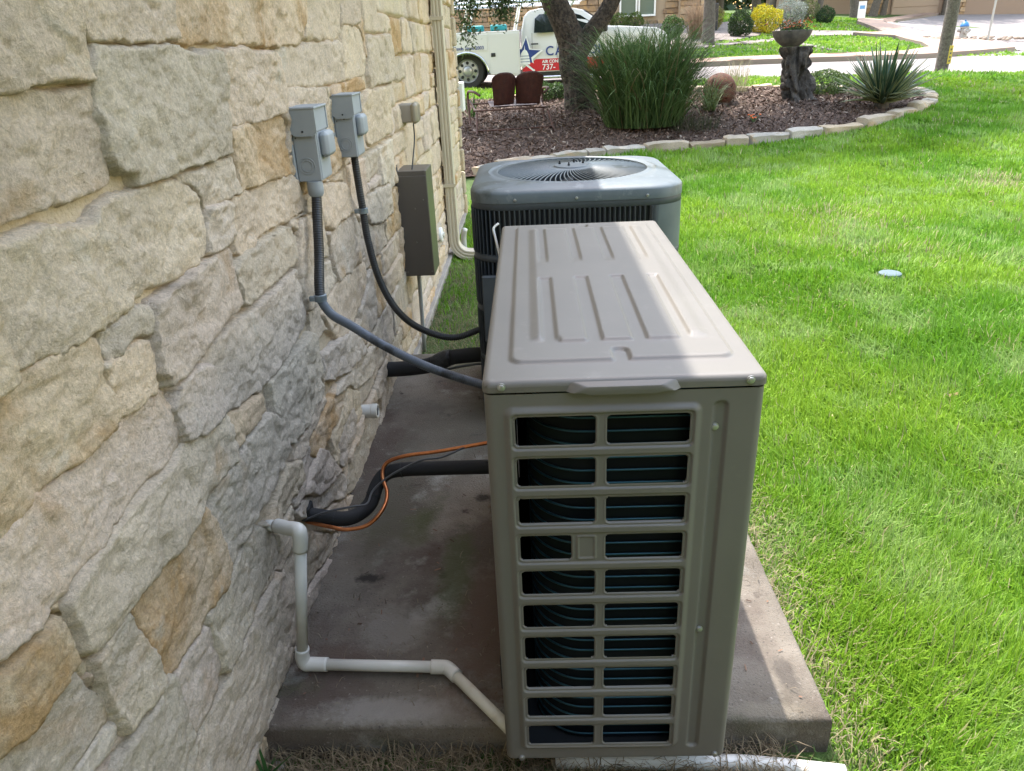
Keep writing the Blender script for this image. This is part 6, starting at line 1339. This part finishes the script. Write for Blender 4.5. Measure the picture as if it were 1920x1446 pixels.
# stone house opposite
oh = empty('stone_house', (1.0, 33, 1.9), 'brown stone house with a white framed window across the street', 'house'); OH = np.array([1.0, 33, 1.9]); HYF = 31.0
m_hst = stone_mat('brown_ledgestone', .6); m_hw = mat('house_mortar', (.36, .28, .20), .95, bump=.3, bscale=30)
b = MB(); b.box(-12, 7.0, HYF+.06, 42, 1.0, 5.0); g = b.build('body', m_hw, oh); g.location = -OH
b = MB(); b.prism([(-13, 4.98), (-13, 5.05), (-2.5, 8.3), (8, 5.05), (8, 4.98), (-2.5, 8.2)], HYF-.8, 42.5, 'y'); g = b.build('roof', m_shingle, oh); g.location = -OH
rq = random.Random(4); z = 1.5; HC = [(.33, .235, .15), (.40, .29, .19), (.29, .20, .13), (.44, .34, .24), (.36, .24, .14)]
hp_protos = []
for k in range(8):
    q = MB(); q.bbox(-.5, .5, -.07, .03, -.5, .5, .03); me_o = q.build('stone', m_hst, oh); hp_protos.append(me_o.data); bpy.data.objects.remove(me_o)
cnt = 0
while z < 3.4:
    h = rq.uniform(.16, .26); x = -8.5
    while x < 6.95:
        w = rq.uniform(.35, .85); x1 = min(x+w, 7.0)
        if not (x1 > 3.70 and x < 5.17 and z+h > 2.20) and cnt < 285:
            o = link('stone', rq.choice(hp_protos), None, oh); o.location = np.array(((x+x1)/2, HYF+.02+rq.uniform(-.015, .015), z+h/2))-OH; o.scale = (x1-x-.02, 1, h-.02); c = rq.choice(HC); k = rq.uniform(.8, 1.15); o.color = (c[0]*k, c[1]*k, c[2]*k, 1); cnt += 1
        x = x1
    z += h
for x0, x1 in ((3.74, 4.42), (4.46, 5.13)):
    wq = MB(); 
    wq.bbox(x0, x1, HYF-.08, HYF+.05, 2.22, 2.29, .004); wq.bbox(x0, x0+.06, HYF-.08, HYF+.05, 2.291, 3.6, .004); wq.bbox(x1-.06, x1, HYF-.08, HYF+.05, 2.291, 3.6, .004); wq.bbox(x0, x1, HYF-.08, HYF+.05, 3.601, 3.68, .004)
    f = wq.build('window', m_white, oh); f.location = -OH; b = MB(); b.box(x0+.06, x1-.06, HYF+.0, HYF+.03, 2.29, 3.6); p = b.build('pane', mat('window_green_glass', (.12, .16, .13), .1, spec=.7), f)
b = MB(); b.bbox(6.0, 7.1, HYF-.45, HYF+.05, 1.4, 5.0, .02); g = b.build('pillar_core', m_hw, oh); g.location = -OH
z = 1.45
while z < 3.3:
    h = rq.uniform(.18, .30); sp_ = rq.uniform(6.3, 6.8)
    for a_, c_ in ((5.98, sp_), (sp_, 7.12)):
        o = link('stone', rq.choice(hp_protos), None, oh); o.location = np.array(((a_+c_)/2, HYF-.47, z+h/2))-OH; o.scale = (c_-a_-.02, 1, h-.02); c = rq.choice(HC); o.color = (*c, 1)
    z += h
b = MB(); b.bbox(6.85, 7.15, 29.2, 29.6, 1.5, 2.5, .02); tag(b.build('utility_cabinet', m_trim), 'dark narrow cabinet beside the stone pillar opposite', 'cabinet')

# garage house far up the side road
gh = empty('garage_house', (25, 57, 2.1), 'far tan house with a wide garage door beyond the side road', 'house'); OG = np.array([25, 57, 2.1])
b = MB(); b.box(19.5, 35.5, 54.6, 66, 1.2, 5.0); g = b.build('body', mat('tan_stucco', (.25, .18, .135), .9), gh); g.location = -OG
b = MB(); b.bbox(24.5, 27.6, 54.48, 54.58, 2.0, 4.2, .02); g = b.build('garage_door', mat('garage_door', (.28, .21, .16), .7), gh); g.location = -OG
for k in range(4): b = MB(); b.bbox(24.55, 27.55, 54.45, 54.478, 2.08+.54*k, 2.54+.54*k, .01); h = b.build('door_panel', mat('door_panel', (.30, .225, .17), .7), gh); h.location = -OG
b = MB(); b.prism([(18.7, 4.98), (18.7, 5.05), (27.5, 8), (36.3, 5.05), (36.3, 4.98), (27.5, 7.9)], 53.6, 66.5, 'y'); g = b.build('roof', m_shingle, gh); g.location = -OG
for x0, x1 in ((22.2, 24.3), (27.9, 29.4)):
    z = 1.6
    while z < 3.6:
        h = rq.uniform(.25, .4); x = x0
        while x < x1: w = rq.uniform(.5, .9); o = link('stone', rq.choice(hp_protos), None, gh); xe = min(x+w, x1); o.location = np.array(((x+xe)/2, 54.55, z+h/2))-OG; o.scale = (xe-x-.03, 1, h-.03); c = rq.choice(HC); o.color = (*c, 1); x = xe
        z += h

# shrubs of the opposite garden
bush('shrub', 7.55, 27.6, .40, .80, (.026, .055, .016), 'dark green clipped round shrub just left of the yellow flowering shrub', 2600, .055, (.05, .085, .025), 'garden shrubs across the street')
bush('shrub', 8.78, 28.9, .58, .88, (.48, .40, .012), 'bright yellow flowering round shrub across the street', 2600, .065, (.28, .30, .02), 'garden shrubs across the street')
bush('shrub', 7.05, 29.6, .38, .75, (.22, .21, .06), 'pale olive shrub behind the dark clipped one', 1500, .05, (.30, .27, .08), 'garden shrubs across the street')
bush('shrub', 5.08, 26.85, .36, .66, (.045, .095, .022), 'small leafy green shrub in front of the brown stone house', 1700, .055, (.08, .14, .03), 'garden shrubs across the street')
bush('shrub', 12.5, 33.2, .36, .60, (.03, .065, .02), 'small dark round shrub on the upper lawn', 1500, .055, (.05, .10, .03), 'garden shrubs across the street')
bush('shrub', 11.9, 33.9, .55, .75, (.13, .15, .05), 'yellow green loose shrub behind the small dark round shrub', 1300, .06, None, 'garden shrubs across the street')
bush('sage_bush', 10.4, 31.2, .62, .95, (.20, .23, .20), 'silvery grey sage bush across the street behind the bowl', 2400, .06, (.28, .30, .27), 'garden shrubs across the street')
for k, x in enumerate((2.9, 3.6, 4.2)): bush('shrub', x, 29.7+.1*k, .34, .5, (.10, .15, .035), ['low light green shrub at the left end of the white framed window', 'low light green shrub under the middle of the white framed window', 'low light green shrub under the right sash of the white framed window'][k], 800, .06, None, 'shrubs under the window')
strap_plant('dry_grass_clump', 5.75, 26.3, 420, 1.25, .012, .26, (.17, .12, .085), (.26, .19, .13), 'brown dry ornamental grass clump before the stone pillar', 'ornamental grass', 6, .9, .22)
strap_plant('feather_grass', 3.55, 12.2, 150, .60, .006, .35, (.30, .27, .17), (.22, .22, .11), 'thin straw coloured feathery grass left of the rusty ball', 'plant', 6, 1.0, .18)
bush('weed_clump', .32, 12.6, .20, .34, (.06, .11, .03), 'small green weed clump between the bench and the oak', 500, .05); bush('weed_clump', .62, 12.9, .17, .28, (.06, .11, .03), 'little weed at the left foot of the oak', 400, .05)

# trees across the street: trunks in view, crowns above
def tree(x, y, r, h, label, lean=(0, 0), crown=(2.4, 2.4, 1.6), n=2600, size=.22, base=(.045, .075, .025), group='trees across the street', forks=3, lowleaf=0):
    z = float(H(x, y)); t = empty('oak_tree', (x, y, z), label, 'tree', group)
    V, F = trunk_mesh([(0, 0, -.3), (lean[0]*.25, lean[1]*.2, h*.25), (lean[0]*.6, lean[1]*.5, h*.55), (lean[0], lean[1], h)], [r*1.25, r, r*.9, r*.7], 14, x, .08); link('trunk', np_mesh('trunk', V, [tuple(f) for f in F], True), m_bark2, t)
    for k in range(forks):
        a = k*2.1+x; e = np.array([lean[0]+math.cos(a)*crown[0]*.7, lean[1]+math.sin(a)*crown[1]*.7, h+crown[2]*.9]); V, F = trunk_mesh([(lean[0]*.9, lean[1]*.9, h*.85), tuple((np.array([lean[0], lean[1], h])+e)/2+[0, 0, .2]), tuple(e)], [r*.55, r*.4, r*.12], 9, k, .06); link('limb', np_mesh('limb', V, [tuple(f) for f in F], True), m_bark2, t)
    P = clump_pts(n, (lean[0], lean[1], h+crown[2]), crown, 40, .32)
    if lowleaf: P = np.concatenate([P, clump_pts(lowleaf, (lean[0], lean[1], h*.62), (crown[0]*.8, crown[1]*.8, .6), 24, .28)])
    leaf_mesh('crown', P, size, cols_for(len(P), base, .4, (.07, .11, .035), .3), .6, parent=t)
tree(5.92, 25.1, .19, 3.2, 'straight grey tree trunk right of the brown stone pillar', (-.05, 0), n=3500)
tree(17.6, 58, .22, 3.6, 'slim dark trunk behind the silvery sage bush, far row', (.4, 0), n=2600, lowleaf=1500)
tree(12.2, 34.8, .17, 3.0, 'dark leaning trunk rising behind the small dark round shrub, left of a pair', (-.3, .2), n=2200)
tree(12.75, 35.0, .13, 3.0, 'thin dark trunk leaning right, right of a pair on the upper lawn', (.45, .1), n=1800)
tree(20.6, 50.5, .26, 3.2, 'dark forked oak left of the yard sign on the upper lawn', (-.6, 0), n=2600)
tree(22.4, 52.4, .24, 3.2, 'dark oak leaning right behind the yard sign', (.8, 0), n=2600)
tree(23.6, 53.6, .18, 3.2, 'dark oak trunk before the far garage wall', (.3, 0), n=2200)
tree(27.8, 54.0, .16, 3.4, 'slim trunk standing just right of the garage door', (0, 0), n=2200)
tree(29.9, 58.5, .2, 3.0, 'twisting oak right of the far garage house', (.5, 0), n=2200, lowleaf=900)
for k, (x, y) in enumerate(((33.4, 62), (35.6, 61), (37.6, 62.5), (40.4, 61), (43.2, 62), (46.5, 61))): tree(x, y, .22+.03*(k % 2), 3.0, ['first', 'second', 'third', 'fourth', 'fifth', 'sixth'][k]+' dark oak from the garage house in the far row beyond the side road', ((-.5, .3, .8, -.7, .4, -.2)[k], 0), n=1900, lowleaf=900)
tree(9.6, 40, .25, 3.2, 'shaded oak behind the yellow flowering shrub', (.3, 0), n=2200, lowleaf=2200)
tree(13.2, 46, .25, 3.2, 'shaded oak behind the silvery sage bush', (-.2, 0), n=2200, lowleaf=2200)
n = 26000; P = np.c_[rng.uniform(4, 80, n), rng.uniform(66, 76, n), rng.uniform(1.6, 8.5, n)]; P[:, 2] += .6*fbm(P[:, 0]*.3, P[:, 1]*.3, 0, 3, 95)*3
o = leaf_mesh('far_woods', P, .65, cols_for(n, (.04, .065, .025), .4, (.075, .10, .04), .3), .7); tag(o, kind='stuff')

# unseen leaf screen added behind the camera, blocks low sky to darken grille panel
n = 7000; P = np.c_[rng.uniform(-2.0, 11, n), rng.normal(-5.8, .5, n), rng.uniform(.2, 5.2, n)]; P[:, 1] += .5*fbm(P[:, 0], P[:, 2], 0, 2, 96)
o = leaf_mesh('sky_blocker_leaves', P, .30, cols_for(n, (.04, .07, .022), .4), .7); tag(o, kind='stuff')
